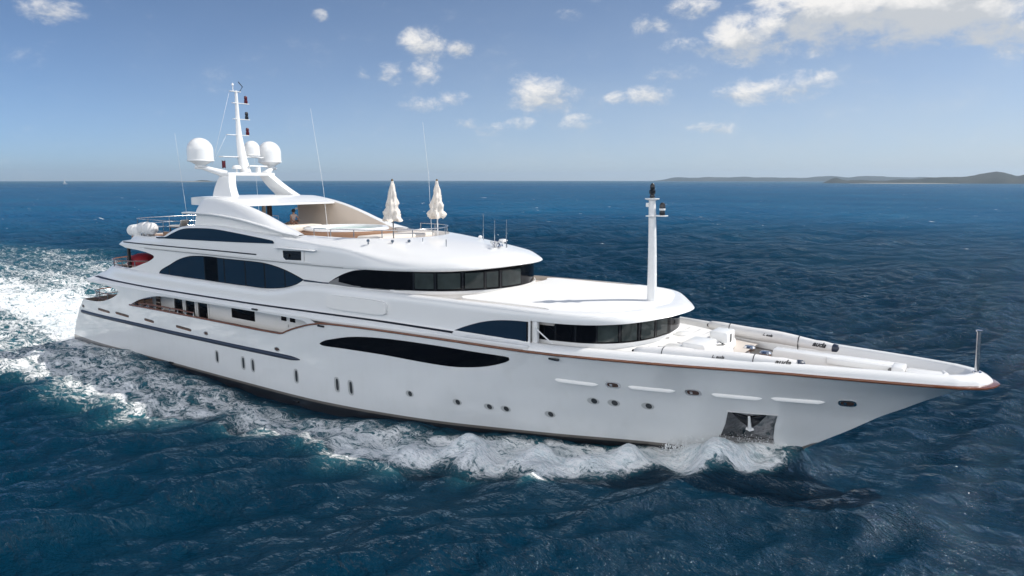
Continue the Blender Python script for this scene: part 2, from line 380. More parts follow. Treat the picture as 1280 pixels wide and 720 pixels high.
# ------------------------------------------------------------------ the hull form
STEM = [(-3.0,49.2),(-1.5,50.5),(0,51.7),(.74,52.3),(1.09,52.75),(1.58,53.4),(2.3,54.45),(3.07,55.5),(3.5,56.2),(3.98,56.95),(4.4,57.7),(4.7,58.4),(4.95,58.95)]
BW = [(0,0),(1,.3),(2,.6),(3.5,1.07),(5.2,1.6),(6.9,2.2),(8.9,2.9),(12,3.75),(14.3,4.3),(17,4.72),(20,4.98),(24,5.1),(80,5.1)]
BS = [(0,0),(1,.5),(1.9,.95),(3.85,1.75),(5.9,2.5),(7.45,2.95),(10.25,3.85),(13.4,4.66),(15,4.97),(17,5.16),(19,5.2),(80,5.2)]
ZS = [(0,3.44),(26.3,3.5),(27.3,3.9),(28.6,4.3),(29.7,4.5),(31.5,4.6),(36,4.72),(41,4.8),(46,4.84),(52,4.87),(57,4.93),(59,4.95)]
def zsheer(x): return herm(ZS, x)
def hull_b(x, z):
    x = np.asarray(x, float); z = np.asarray(z, float); xs = herm(STEM, np.clip(z, -3, 4.95)); d = np.maximum(xs-x, 0)
    k = np.where(z < 3.0, .55*(z-.3)/2.7, .55+.45*(z-3.0)/1.9); k = np.clip(k, -.1, 1.05)
    bl = np.interp(d, [0, .1, .35, .95, 1.9, 3.85, 6], [0, .34, .66, .76, .6, .3, 0])*np.clip(k, 0, 1)**6
    b = (1-k)*herm(BW, d)+k*herm(BS, d)+bl
    b = b-.32*np.clip((6-x)/6, 0, 1)**2-np.where(z < 0, .35*np.clip(-z/1.5, 0, 2)**2, 0)
    return np.maximum(b, 0)
def zboot(x): return herm([(-2,.03),(14,.06),(25,.09),(28,.13),(35,.37),(40,.55),(46,.70),(49.5,.72),(51.2,.78),(52.3,1.02),(53.4,1.58),(56,1.9)], x)

yacht = empty('motor_yacht', (30, 0, 0), 'large white multi-deck motor yacht under way, bow to the right, white wake behind', 'yacht')
YP = Vector((30, 0, 0))
class Y:   # children are modelled in scene coordinates and shifted to the yacht's base
    pass
def fix_children():
    def walk(o, top):
        for ch in o.children:
            if top: ch.location = ch.location - YP
            walk(ch, False)
    walk(yacht, True)

# hull sides with the side-deck opening, both sides, transom
TR = [(-1.2,-.55),(-.06,-.3),(.55,0),(1.27,.55),(2.33,1.5),(2.83,2.05),(3.16,2.45)]
trans = resample([(b, a) for a, b in TR], step=.3)
cutb = resample([(2.45,3.16),(3.5,3.15),(4.8,3.2),(6,3.37),(7.1,3.66),(7.8,3.93),(8.2,4.18)], step=.25)
cutb2 = resample([(8.2,4.18),(7.95,4.36),(6.6,4.52),(5.2,4.62),(4.2,4.66)], step=.25)
sheer = np.stack([np.arange(29.3, 58.6, .35), zsheer(np.arange(29.3, 58.6, .35))], 1)
stem = resample([(b, a) for a, b in STEM if a > -1.3][::-1] + [(50.8, -1.2)], step=.25)
outline = np.vstack([trans, cutb[1:], cutb2[1:], [(x, 4.63) for x in np.arange(4.8, 28.9, .5)], sheer, [(58.8, 4.945)], stem, [(x, -1.2) for x in np.arange(50.3, -.4, -.6)]])
hole = np.vstack([resample([(9.55,3.42),(11,3.41),(16.5,3.46),(22.8,3.46),(26.2,3.50)], step=.4)[:-1], resample([(26.2,3.5),(27.2,3.88),(28.3,4.21)], step=.25), resample([(28.55,4.36),(28.3,4.47),(27.5,4.51),(25.6,4.53),(20.8,4.54),(15.5,4.50),(13.6,4.42),(12.5,4.28),(10.9,3.91),(9.55,3.42)], step=.3)[:-1]])
V, F = tri_region(outline, [hole], (.4, .22))
bm = bmesh.new(); yb = hull_b(V[:, 0], V[:, 1])
for s in (-1, 1):
    vs = [bm.verts.new((V[i, 0], s*yb[i], V[i, 1])) for i in range(len(V))]
    for f in F: bm.faces.new([vs[k] for k in f])
tr = [[(x+.45*(1-(k/5-1)**2), float(hull_b(x, z))*(k/5-1), z) for k in range(11)] for x, z in trans]
for r_ in tr:
    for k in range(11): r_[k] = (r_[k][0]-.45*(1-(k/5-1)**2)*1.0-.25*(1-(k/5-1)**2), r_[k][1], r_[k][2])
grid(bm, tr)
bmesh.ops.remove_doubles(bm, verts=bm.verts, dist=2e-3); bmesh.ops.recalc_face_normals(bm, faces=bm.faces)
me = bpy.data.meshes.new('hull')
for e in bm.edges:
    if len(e.link_faces) == 2 and e.calc_face_angle(0) > R(38): e.smooth = False
bm.to_mesh(me); bm.free()
hull = link('hull', me, 'hull', yacht)
a = me.attributes.new('boot', 'FLOAT', 'POINT'); co = np.empty(len(me.vertices)*3); me.vertices.foreach_get('co', co); co = co.reshape(-1, 3)
a.data.foreach_set('value', (co[:, 2]-zboot(co[:, 0])).astype(np.float32))

def SH(x): return np.stack([x, hull_b(x, np.minimum(zsheer(x), 4.945))], 1)
xs = np.r_[np.arange(29.6, 57.2, .4), np.linspace(57.2, 58.6, 10), 58.78, 58.88, 58.93]
PS_ = np.vstack([SH(xs), [(58.95, 0)]])
# varnished cap rail: along the opening sill, up the step, round the bow
lo = resample([(9.6,3.44),(13,3.47),(20,3.49),(26.2,3.52),(26.7,3.70),(27.3,3.92),(28.6,4.3),(29.6,4.5)], step=.3)
lo = np.stack([lo[:, 0], -hull_b(lo[:, 0], lo[:, 1]), lo[:, 1]], 1)
stb = np.vstack([lo, np.stack([PS_[1:, 0], -PS_[1:, 1], zsheer(PS_[1:, 0])], 1)]); port = stb[::-1][1:]*np.array([1, -1, 1])
f_ = lambda x: 1+1.6*float(sstep(x, 57.0, 58.9))
P = np.vstack([stb, port]); T = np.gradient(P, axis=0); T[:, 2] = 0; T /= np.linalg.norm(T, axis=1)[:, None]; N = np.stack([T[:, 1], -T[:, 0], 0*T[:, 0]], 1)
bm = bmesh.new()
V = grid(bm, [[P[i]+N[i]*(a*f_(P[i, 0]) if a > 0 else a)+np.array([0, 0, b]) for a, b in ((-.11, -.04), (.045, -.048), (.07, -.022), (.07, .028), (.045, .05), (-.11, .046))] for i in range(len(P))], closed_v=True)
bm_link('cap_rail', bm, 'varnish', yacht, sharp=50)

# white rounded bulwark cap from the side deck door round the bow, and its inner face
xs2 = np.r_[np.arange(42.5, 57.2, .4), np.linspace(57.2, 58.6, 12), 58.72, 58.82, 58.89, 58.93]
C = np.vstack([SH(xs2), [(58.95, 0)]]); zc = zsheer(C[:, 0])
rows = []
fb = sstep(C[:, 0], 56, 58.5)
for o, dz in ((-.03, .05), (-.05, .13), (-.12, .24), (-.24, .33), (-.36, .35), (-.46, .31), (-.49, .22), (-.52, -.95)):
    D = offset2d(C, o); D[:, 0] -= fb*max(0, -o-.1)*.55
    if dz < 0:
        D[:, 0] = np.where(D[:, 0] > 50, 50+(D[:, 0]-50)*(56.55-50)/(D[-1, 0]-50), D[:, 0]); D[:, 1] = np.maximum(np.minimum(D[:, 1], hull_b(D[:, 0], zc+dz)-.14), 0); D[-1, 1] = 0
    rows.append(np.column_stack([D, zc+dz]))
loft_nose('bulwark', rows, 'white', yacht)

# ------------------------------------------------------------------ main superstructure band (upper-deck bulwark running forward into the house roof brow)
PM = resample([(3.2,4.50),(5,4.70),(8,4.82),(12,4.86),(20,4.86),(30,4.86),(40,4.86),(42.4,4.85),(44.0,4.70),(45.2,4.28),(46.1,3.58),(46.85,2.68),(47.4,1.7),(47.74,.8),(47.85,0)], step=.30)
def zst(x): return herm([(3.2,4.97),(8,4.88),(13,4.84),(22,4.88),(29,4.99),(35,5.09),(43,5.12)], x)
def ztopM(x): return herm([(3.2,5.84),(5,5.86),(15,5.80),(22,5.78),(24.6,5.79),(25.9,5.97),(27,6.22),(28,6.40),(29.5,6.47),(36,6.53),(43,6.56),(48,6.56)], x)
xM = PM[:, 0]; fM = sstep(xM, 39, 45); zt = ztopM(xM); st = zst(xM); zl = zt-.46+herm([(43,0),(45.2,.01),(46.2,.03),(47,.09),(47.9,.23)], xM)
zcap = np.where(xM > 28.5, np.maximum(zsheer(xM)+.03, st-.42), st-.40); zcap = np.where(xM <= 28.5, st-.40, zcap)
bcap = np.where(xM > 28, hull_b(xM, np.minimum(zsheer(xM), 4.9)), 5.2-.32*np.clip((6-xM)/6, 0, 1)**2)-.02
ow = bcap-PM[:, 1]
nM = sstep(xM, 45.6, 47.8)
spec = [  # offset, height, aft shift
 (-1.0+0*xM, zcap-.02, .25), (ow-.05, zcap, .18), (ow, zcap+.09, .15), (ow-.03, zcap+.2, .2), (ow*.40, st-.06, .4), (ow*.08, st+.035, .7),
 (0*xM, st+.14, .8), (-.01+0*xM, .5*(st+zt)-.1, 1.5), (-.015+0*xM, zl, 1.9),
 (.015*fM-.10*nM-.02*(1-fM), zl+.28*(zt-zl), 2.2), (-.02*fM-.28*nM-.06*(1-fM), zl+.68*(zt-zl), 2.5), (-.08*fM-.42*nM-.13*(1-fM), zl+.90*(zt-zl), 2.6), (-.20*fM-.52*nM-.23*(1-fM), zt+.0, 2.6), (-.45*fM-.58*nM-.36*(1-fM), zt+.015, 2.6)]
rowsM = []
for o, z, sh in spec:
    D = offset2d(PM, o); D[:, 0] += sh*np.clip(1-(D[:, 0]-3.2)/7, 0, 1); rowsM.append(np.column_stack([D, z]))
jx = int(np.searchsorted(xM, 42.66))
loft_nose('upper_deck_bulwark', rowsM, 'white', yacht, skip=lambda i, j: i < 8 and j >= jx, close_aft=True)
def PMw(x, z): return np.interp(x, PM[:, 0], PM[:, 1])
# brow soffit over the forward windows
D1 = offset2d(PM, -1.3); loft_nose('brow_soffit', [rowsM[8], np.column_stack([D1, zl+.06])], 'white', yacht, skip=lambda i, j: j < jx-4)
# black stripe along the band
k0, k1 = int(np.searchsorted(xM, 3.4)), int(np.searchsorted(xM, 38.7))
def strip(name, ra, rb, k0, k1, push, mat, parent, both=True):
    A = ra[k0:k1].copy(); B = rb[k0:k1].copy(); n = np.stack([0*A[:, 0], B[:, 2]-A[:, 2], A[:, 1]-B[:, 1]], 1); n /= np.linalg.norm(n, axis=1)[:, None]
    mid = lambda t: A*(1-t)+B*t
    return loft_pair(name, [mid(.1), mid(.1)+n*push, mid(.9)+n*push, mid(.9)], mat, parent, sharp=80, both=both)
strip('hull_stripe', rowsM[4], rowsM[5], k0, k1, .012, 'stripe', yacht)

# ------------------------------------------------------------------ upper saloon wall running into the wheelhouse
PW = resample([(7,4.6),(15,4.6),(25,4.6),(30,4.6),(33,4.56),(34.5,4.42),(35.8,4.14),(36.8,3.66),(37.7,2.92),(38.35,2.0),(38.75,1.0),(38.88,0)], step=.28)
rows = []
for z, sh in ((5.55,1.1),(5.8,1.5),(6.08,2.85),(6.3,3.65),(6.5,4.4),(6.7,4.95),(6.84,5.2),(6.95,5.2),(7.03,4.95),(7.15,4.2),(7.25,2.9),(7.3,1.5),(7.5,.6)):
    D = PW.copy(); D[:, 0] += sh*np.clip(1-(D[:, 0]-7)/14, 0, 1); rows.append(np.column_stack([D, 0*D[:, 0]+z]))
loft_nose('upper_house', rows, 'white', yacht)
def PWw(x, z): return np.interp(x, PW[:, 0], PW[:, 1])
# wheelhouse windows: black band, then lighter panes with dark mullions between
SW = np.r_[0, np.cumsum(np.linalg.norm(np.diff(PW, axis=0), axis=1))]
def at_s(C, S, s): return np.stack([np.interp(s, S, C[:, 0]), np.interp(s, S, C[:, 1])], -1)
def s_of_x(C, S, x): return float(np.interp(x, C[:, 0], S))
def band(name, C, S, s0, s1, zb, zt_, off, mat, parent, n=14, whole=False):
    s = np.linspace(s0, s1, n); D = at_s(offset2d(C, off), S, s); D0 = at_s(offset2d(C, off-.04), S, s)
    b = zb(D[:, 0]); tp = zt_(D[:, 0]); R4 = [np.column_stack([D0, b]), np.column_stack([D, b]), np.column_stack([D, tp]), np.column_stack([D0, tp])]
    if whole: return loft_nose(name, R4, mat, parent, sharp=60)
    bm = bmesh.new(); grid(bm, [np.stack([r[:, 0], -r[:, 1], r[:, 2]], 1) for r in R4])
    G = [np.stack([r[:, 0], -r[:, 1], r[:, 2]], 1) for r in R4]
    for e in (0, -1): bm.faces.new([bm.verts.new(tuple(g[e])) for g in G])
    return bm_link(name, bm, mat, parent, sharp=60)
zbW = lambda x: herm([(29.75,6.60),(31.7,6.58),(33.8,6.61),(35.5,6.66),(39,6.70)], x)
ztW = lambda x: herm([(29.75,6.64),(30.3,6.92),(30.95,7.19),(31.85,7.43),(32.9,7.53),(34,7.56),(36,7.60),(39,7.64)], x)
wheel = band('wheelhouse_window', PW, SW, s_of_x(PW, SW, 29.75), SW[-1], zbW, ztW, .010, 'glass', yacht, 70, whole=True)
sx_ = lambda x: s_of_x(PW, SW, x)
for (x0, x1) in ((35.55, 36.45), (36.62, 37.5), (37.66, 38.22), (38.30, 38.58), (38.66, 38.879)):
    band('window_pane', PW, SW, sx_(x0), sx_(x1), lambda x: zbW(x)+.10, lambda x: ztW(x)-.07, .016, 'paneglass', wheel, 7)
for x_ in (35.5, 36.53, 37.58, 38.26, 38.62):
    s_ = sx_(x_); band('mullion', PW, SW, s_-.045, s_+.045, lambda x: zbW(x)+.02, lambda x: ztW(x)-.02, .05, 'black', wheel, 3)
# pale sill under the wheelhouse glass
zz = lambda dz: (lambda x: zbW(x)+dz)
band('window_sill', PW, SW, sx_(34.4), SW[-1], zz(-.16), zz(-.015), .09, 'deckwhite', yacht, 40, whole=True)
# grey frame sliver at the aft tip of the wheelhouse glass
overlay('window_frame', [(29.72,6.56),(31.2,6.53),(33.5,6.555),(35,6.60),(35,6.63),(33.5,6.61),(31.6,6.62),(30.5,6.72),(30.55,6.95),(29.85,6.7)], PWw, .02, 'greyframe', wheel, .25)

# saloon side window: a black frame with separate navy panes
wt_ = resample([(12.72,5.80),(12.93,6.03),(14.04,6.46),(15.30,6.93),(16.49,7.20),(17.63,7.30),(18.73,7.33),(20.31,7.31),(22.32,7.32),(24.0,7.31),(24.9,7.24),(26.02,7.06),(27.04,6.81),(27.72,6.60)], step=.2)
wb_ = resample([(12.72,5.80),(13.94,5.78),(16.31,5.80),(18.55,5.80),(20.66,5.79),(22.66,5.80),(24.3,5.82),(25.93,6.0),(27.0,6.27),(27.72,6.60)], step=.2)
frame = overlay('saloon_window', np.vstack([wt_, wb_[::-1][1:-1]]), PWw, .012, 'black', yacht, .3)
def clip_pane(x0, x1, m=.05):
    x0 += .025; x1 -= .025
    xx = np.linspace(x0, x1, max(4, int((x1-x0)/.2)))
    t_ = np.interp(xx, wt_[:, 0], wt_[:, 1])-m; b_ = np.interp(xx, wb_[:, 0], wb_[:, 1])+m*.6
    ok = t_ > b_+.02; xx, t_, b_ = xx[ok], t_[ok], b_[ok]
    return np.vstack([np.stack([xx, t_], 1), np.stack([xx, b_], 1)[::-1]])
for x0, x1, m_ in ((12.85, 14.0, 'navyglass'), (14.06, 18.15, 'navyglass'), (18.2, 19.55, 'glass'), (19.6, 20.25, 'navyglass'), (20.34, 22.35, 'navyglass'), (22.44, 24.2, 'navyglass'), (24.3, 26.05, 'navyglass'), (26.12, 27.6, 'navyglass')):
    overlay('window_pane', clip_pane(x0, x1), PWw, .018, m_, frame, .4)
overlay('dark_trim', [(27.7,6.52),(27.7,6.62),(29.3,6.60),(29.72,6.62),(29.72,6.55),(29.3,6.54)], PWw, .03, 'navy', yacht, .4)

# ------------------------------------------------------------------ forward main-deck house
PH = resample([(40,4.38),(42.5,4.33),(43.6,4.2),(44.7,3.95),(45.55,3.5),(46.3,2.65),(46.75,1.5),(46.95,0)], step=.25)
SHs = np.r_[0, np.cumsum(np.linalg.norm(np.diff(PH, axis=0), axis=1))]
loft_nose('forward_house', [np.column_stack([PH, 0*PH[:, 0]+z]) for z in (4.0, 5.1, 6.5)], 'white', yacht)
K = lambda v: (lambda x: 0*x+v)
ZF = lambda x: herm([(42,6.15),(44.5,6.16),(45.5,6.20),(46.3,6.27),(46.95,6.40)], x)
fw = band('forward_window', PH, SHs, s_of_x(PH, SHs, 42.6), SHs[-1], K(5.24), ZF, .012, 'glass', yacht, 50, whole=True)
for x0, x1 in ((42.75, 43.55), (43.62, 44.42), (44.48, 45.22), (45.3, 45.95), (46.06, 46.45), (46.55, 46.78), (46.82, 46.92)):
    band('window_pane', PH, SHs, s_of_x(PH, SHs, x0), s_of_x(PH, SHs, x1), K(5.31), lambda x: ZF(x)-.08, .018, 'paneglass' if x0 > 45 else 'glass', fw, 6)
for x_ in (43.58, 44.45, 45.26, 46.0, 46.5, 46.8):
    s_ = s_of_x(PH, SHs, x_); band('mullion', PH, SHs, s_-.035, s_+.035, K(5.26), lambda x: ZF(x)-.02, .035, 'black', fw, 3)
overlay('side_window', np.vstack([resample([(38.45,5.15),(39.25,5.47),(40.1,5.75),(40.95,5.93),(41.8,6.02),(42.58,6.05)], step=.2), [(42.58,5.24),(42.42,5.155),(41.5,5.15),(40,5.15),(39,5.15)]]), PMw, .014, 'navyglass', yacht, .3)
overlay('side_window_edge', [(42.52,6.05),(42.60,6.05),(42.60,5.2),(42.52,5.17)], PMw, .02, 'black', yacht, .3)
# door post and bulwark wing at the side deck
box('door_post', (42.83, -4.62, 5.62), (.28, .2, .98), 'white', yacht, .03)
box('door_post', (42.83, 4.62, 5.62), (.28, .2, .98), 'white', yacht, .03)
tube('stay', [(42.95, -4.86, 5.85), (43.75, -4.72, 5.22)], .03, 'white', yacht)
# raised name plaque on the side
overlay('name_plaque', ellipse(32.1, 5.71, 2.2, .36, 40, 5, .012), PMw, .13, 'deckwhite', yacht, .3, depth=.15)

# roof of the forward house: walkway floor, plate, recess
zr = 6.56
rim = offset2d(PM, -.45*fM-.58*nM-.36*(1-fM)); m = rim[:, 0] > 29
rimm = rim[m]
rimm = rimm[rimm[:, 0] < 43.7]
slab('roof_walkway', [(x, -w) for x, w in rimm]+[(x, w) for x, w in rimm[::-1]], 5.9, 6.30, 'beige', yacht)
pl = resample([(38.55,0),(38.75,-1.3),(38.6,-2.9),(38.15,-3.75),(38.5,-4.12),(39.2,-4.15),(40.7,-4.1),(42.3,-4.08),(43.1,-4.16),(43.4,-4.40)], step=.2)
front = np.array([(x, -w+.02) for x, w in offset2d(PM, -.43*fM-.58*nM-.36*(1-fM)) if x > 43.45])
half = np.vstack([pl, front]); 
def crown(x, y): return zr+.015+.11*max(0, 1-(y/4.2)**2)*float(sstep(x, 47.4, 44.5))
bm = bmesh.new()
outl = [(p[0], p[1]) for p in half]+[(p[0], -p[1]) for p in half[::-1] if abs(p[1]) > 1e-3]
Vr, Fr = tri_region(outl, [], .4)
bs_ = [bm.verts.new((x, y, crown(x, y))) for x, y in Vr]
for f in Fr: bm.faces.new([bs_[k] for k in f])
bd = [e for e in bm.edges if len(e.link_faces) == 1]; r = bmesh.ops.extrude_edge_only(bm, edges=bd)
for v in [g for g in r['geom'] if isinstance(g, bmesh.types.BMVert)]: v.co.z = 6.25
bm_link('house_roof', bm, 'deckwhite', yacht, sharp=50)
# inner face of the bulwark beside the walkway
loft_pair('bulwark_lining', [np.column_stack([rim[m & (rim[:, 0] < 43.6)], ztopM(rim[m & (rim[:, 0] < 43.6)][:, 0])+.005]), np.column_stack([rim[m & (rim[:, 0] < 43.6)]-np.array([0, .02]), 0*rim[m & (rim[:, 0] < 43.6)][:, 0]+6.25])], 'beige', yacht)

# ------------------------------------------------------------------ sun-deck band running into the wheelhouse brow
PSn = resample([(7.0,4.40),(9,4.60),(12,4.68),(20,4.7),(30,4.7),(32.5,4.69),(34,4.60),(35.5,4.32),(37.0,3.66),(38.2,2.85),(39.05,1.8),(39.48,.85),(39.62,0)], step=.28)
xS = PSn[:, 0]; fS = sstep(xS, 30.5, 36.0); g = sstep(xS, 24.5, 27.6)
ztS = herm([(7,8.22),(13,8.22),(13.6,8.34),(14.3,8.62),(15,8.86),(16.2,9.10),(17.3,9.2),(19.5,9.22),(21.5,9.10),(23.4,8.98),(25,8.9),(27,8.79),(29,8.66),(30.5,8.57),(32,8.5),(34,8.40),(36,8.27),(39.1,8.16)], xS)
PC = resample([(26.0,3.62),(28,3.55),(30,3.42),(31.3,3.12),(32.2,2.4),(32.85,1.3),(33.1,0)], n=200)
SC = np.r_[0, np.cumsum(np.linalg.norm(np.diff(PC, axis=0), axis=1))]; SP = np.r_[0, np.cumsum(np.linalg.norm(np.diff(PSn, axis=0), axis=1))]
s26 = float(np.interp(26.0, xS, SP)); frac = np.clip((SP-s26)/(SP[-1]-s26), 0, 1); coam = at_s(PC, SC, frac*SC[-1])
zlow = 7.43+herm([(29,0),(33,.10),(35,.15),(37,.20),(38.5,.31),(39.6,.44)], xS)
nS = sstep(xS, 37.0, 39.6)
specS = [(-.45+0*xS, zlow+.05, .4), (-.05+0*xS, zlow, .2), (0+0*xS, zlow+.05, .25), (0+.02*fS-.06*nS, (zlow+.17)*(1-fS)+fS*(zlow+.12), .5),
         (-.01*fS-.20*nS, 7.72*(1-fS)+fS*(zlow+.22), .75), (-.07*fS-.38*nS, (ztS-.35)*(1-fS)+fS*(zlow+.33), 1.9), (-.02*(1-fS)-.17*fS-.52*nS, (ztS-.16)*(1-fS)+fS*(zlow+.43), 2.2), (-.07*(1-fS)-.32*fS-.66*nS, (ztS-.05)*(1-fS)+fS*(zlow+.52), 2.3), (-.16*(1-fS)-.52*fS-.78*nS, ztS*(1-fS)+fS*(zlow+.59), 2.3)]
rowsS = []
for o, z, sh in specS:
    D = offset2d(PSn, o); D[:, 0] += sh*np.clip(1-(D[:, 0]-7)/6, 0, 1); rowsS.append(np.column_stack([D, z]))
E0 = rowsS[-1]
for tq in (.12, .3, .55, .8, 1.0):
    fx = E0.copy(); tt = tq
    fwd = np.column_stack([E0[:, :2]*(1-tt)+coam*tt, E0[:, 2]*(1-tt)+8.93*tt+.30*tt*(1-tt)*fS])
    aft = np.column_stack([E0[:, 0], E0[:, 1]-.42*tt, E0[:, 2]+.02*tt])
    rowsS.append(fwd*g[:, None]+aft*(1-g[:, None]))
inn = rowsS[-1].copy(); inn[:, 2] -= .45*g; inn[:, 1] = np.maximum(inn[:, 1]-.02, 0); inn[-1, 0] -= .02; rowsS.append(inn)
loft_nose('sun_deck_bulwark', rowsS, 'white', yacht, close_aft=True)
def PSw(x, z): return np.interp(x, PSn[:, 0], PSn[:, 1])
def stripband(name, pts, w, off, mat, parent, yf): # narrow line on a side surface
    P = resample(pts, step=.4); return overlay(name, np.vstack([P+[0, w/2], (P-[0, w/2])[::-1]]), yf, off, mat, parent, .5)
stripband('sun_deck_stripe', [(8.15,7.69),(11.25,7.70),(15,7.72),(19.5,7.745),(23.7,7.75)], .075, .012, 'stripe', yacht, PSw)
stripband('panel_seam', [(11.2,7.425),(15,7.43),(24.5,7.45),(31,7.50)], .02, .012, 'greyframe', yacht, PSw)
# long curved sun-deck side window
wtop = resample([(12.9,8.27),(13.6,8.29),(14.1,8.33),(14.93,8.60),(16.14,8.92),(17.28,9.02),(19.46,9.06),(21.49,8.94),(23.42,8.79),(25.1,8.65),(25.36,8.60),(25.40,8.5)], step=.2)
wbot = resample([(12.9,8.19),(15.47,8.24),(19.37,8.31),(22.42,8.38),(25.30,8.46)], step=.3)
overlay('sun_deck_window', np.vstack([wtop, wbot[::-1]]), PSw, .03, 'navyglass', yacht, .3)
# navigation-light niche
overlay('light_niche_frame', np.array([(25.6,8.27),(29.0,8.30),(29.0,8.26),(27.95,8.20),(27.95,7.62),(28.5,7.57),(26.3,7.55),(26.02,7.7),(26.0,8.1),(25.6,8.23)]), PSw, .05, 'white', yacht, .3)
overlay('light_niche', [(26.2,8.13),(27.76,8.18),(27.74,7.68),(26.42,7.63),(26.22,7.75)], PSw, .06, 'black', yacht, .3)
bm = bmesh.new(); add_box(bm, (27.3, -4.82, 8.285), (3.4, .34, .05), .02); bm_link('niche_shelf', bm, 'white', yacht)
lathe('side_light', (26.7, -4.80, 7.78), [(.07, 0), (.07, .18), (.05, .2)], 'darklamp', yacht, 10)

# ------------------------------------------------------------------ sun-deck house sides, wings and hardtop
def zlip(x): return herm([(15.8,9.93),(16.4,9.96),(17.5,9.96),(18.5,9.95),(20,9.87),(21.6,9.73),(23,9.55),(24.4,9.34),(25.3,9.18),(26.6,8.99),(27.3,8.88)], x)
def zleg(x): return herm([(17.0,10.50),(17.2,10.70),(17.7,10.84),(18.5,10.88),(20.1,10.70),(21.5,10.45),(23.2,10.02),(25.0,9.45),(26.6,8.95)], x)
xa = np.linspace(17.0, 27.1, 45)
loft_pair('house_side', [np.column_stack([xa-.35*(1-k)*(xa < 17.6), 0*xa+4.17+.03*k, (np.interp(xa, xS, ztS)-.03)*(1-k)+(zlip(xa)-.02)*k]) for k in (0, .5, 1)], 'white', yacht)
xl = np.linspace(15.8, 27.25, 60); tp = np.minimum(1, (27.3-xl)/1.5)
loft_pair('side_ledge', [np.column_stack([xl, 4.25+d*tp, zlip(xl)+h*tp]) for d, h in ((0, .03), (.15, .04), (.24, .02), (.26, -.03), (.22, -.08), (.1, -.10), (0, -.1), (0, .03))], 'white', yacht, sharp=70)
u = np.linspace(0, 1, 50); xb = 17.15+u*(27.1-17.15); xt = 17.0+u*(26.6-17.0)
ro = []
for k, bul in ((0, 0), (.25, .02), (.5, .03), (.75, .02), (.93, -.01), (1, -.05)):
    ro.append(np.column_stack([xb*(1-k)+xt*k, 4.34*(1-k)+3.92*k+bul+0*xb, (zlip(xb)+.02)*(1-k)+zleg(xt)*k]))
ro += [np.column_stack([xt, 0*xt+3.58, zleg(xt)+.012]), np.column_stack([xt, 0*xt+3.53, zleg(xt)-.06])]
loft_pair('wing', ro, 'white', yacht, sharp=60)
loft_pair('wing_inner', [np.column_stack([xt, 0*xt+3.525, zleg(xt)-.05]), np.column_stack([xt*.5+xb*.5, 0*xt+3.52, .5*zleg(xt)+.5*8.6]), np.column_stack([xb, 0*xt+3.46, 0*xt+8.55])], 'cream', yacht)  # inner face in cream: warm bounce off the teak put into its colour
# hardtop
HTx = np.r_[np.linspace(14.35, 14.9, 5), np.linspace(15.2, 21.0, 22)]
def ht_w(x): return 3.74-.35*np.clip((17.2-x)/1.5, 0, 1)-.8*np.clip((15.3-x)/.95, 0, 1)**2.2
def ht_t(x): return herm([(14.3,10.62),(14.5,10.74),(15,10.84),(16.5,10.92),(18.3,10.92),(19.7,10.78),(21.1,10.46)], x)
def ht_b(x): return herm([(14.3,10.56),(14.6,10.42),(15.5,10.38),(20,10.40),(21.1,10.40)], x)
ys = np.linspace(-1, 1, 25); bm = bmesh.new()
top = [[(x, ht_w(x)*v, float(ht_t(x))+.06*(1-v*v)) for v in ys] for x in HTx]; bot = [[(x, ht_w(x)*v, float(ht_b(x))) for v in ys] for x in HTx]
grid(bm, top); grid(bm, bot)
for e in (0, -1): grid(bm, [top[e], bot[e]])
for e in (0, -1): grid(bm, [[r_[e] for r_ in top], [r_[e] for r_ in bot]])
hardtop = bm_link('hardtop', bm, 'white', yacht, sharp=50)
box('aft_bulkhead', (16.6, -2.9, 9.3), (.2, 1.4, 2.2), 'brown', yacht)
box('bar_front', (17.1, -1.35, 9.5), (.25, 1.9, 1.75), 'brown', yacht)
box('cream_column', (17.35, .48, 9.5), (.2, .2, 1.8), 'cream', yacht); box('dark_column', (17.3, .95, 9.5), (.22, .3, 1.8), 'brown', yacht)
# sun deck floors
slab('sun_deck_floor', [(8.9,-4.3),(17.5,-4.4),(24.5,-4.3),(26.5,-3.6),(30,-3.38),(31.3,-3.05),(32.2,-2.35),(32.85,-1.25),(33.1,0),(32.85,1.25),(32.2,2.35),(31.3,3.05),(30,3.38),(26.5,3.6),(24.5,4.3),(17.5,4.4),(8.9,4.3),(8.2,0)], 8.0, 8.12, 'teak', yacht)
slab('forward_sun_deck', [(17.3,-3.4),(26.5,-3.46),(30,-3.34),(31.3,-3.0),(32.2,-2.3),(32.85,-1.2),(33.05,0),(32.85,1.2),(32.2,2.3),(31.3,3.0),(30,3.34),(26.5,3.46),(17.3,3.4)], 8.2, 8.62, 'beige', yacht)
box('raised_platform', (14.3, -3.3, 8.34), (3.7, 1.4, .44), 'teak', yacht, .03)
tub = lathe('spa_tub', (26.0, .1, 8.62), [(2.75, 0), (2.75, .3), (2.55, .3), (2.52, .50), (2.42, .58), (2.18, .58), (2.1, .5), (2.05, .2), (0, .2)], 'white', yacht, 48)
lathe('tub_surround', (26.0, .1, 8.615), [(2.78, 0), (2.78, .32), (2.56, .325), (2.53, .43)], 'teak', tub, 48)
lathe('tub_water', (26.0, .1, 9.05), [(2.1, 0), (0, .004)], 'tubwater', tub, 48)
# sun pads forward of the tub and along the sides
for (c_, s_) in (((30.3, 0, 8.78), (1.7, 4.6, .3)), ((22.2, 1.6, 8.8), (1.4, 2.6, .35)), ((20.6, 0, 8.85), (1.2, 4.6, .4))):
    box('sun_pad', c_, s_, 'canvas', yacht, .1)

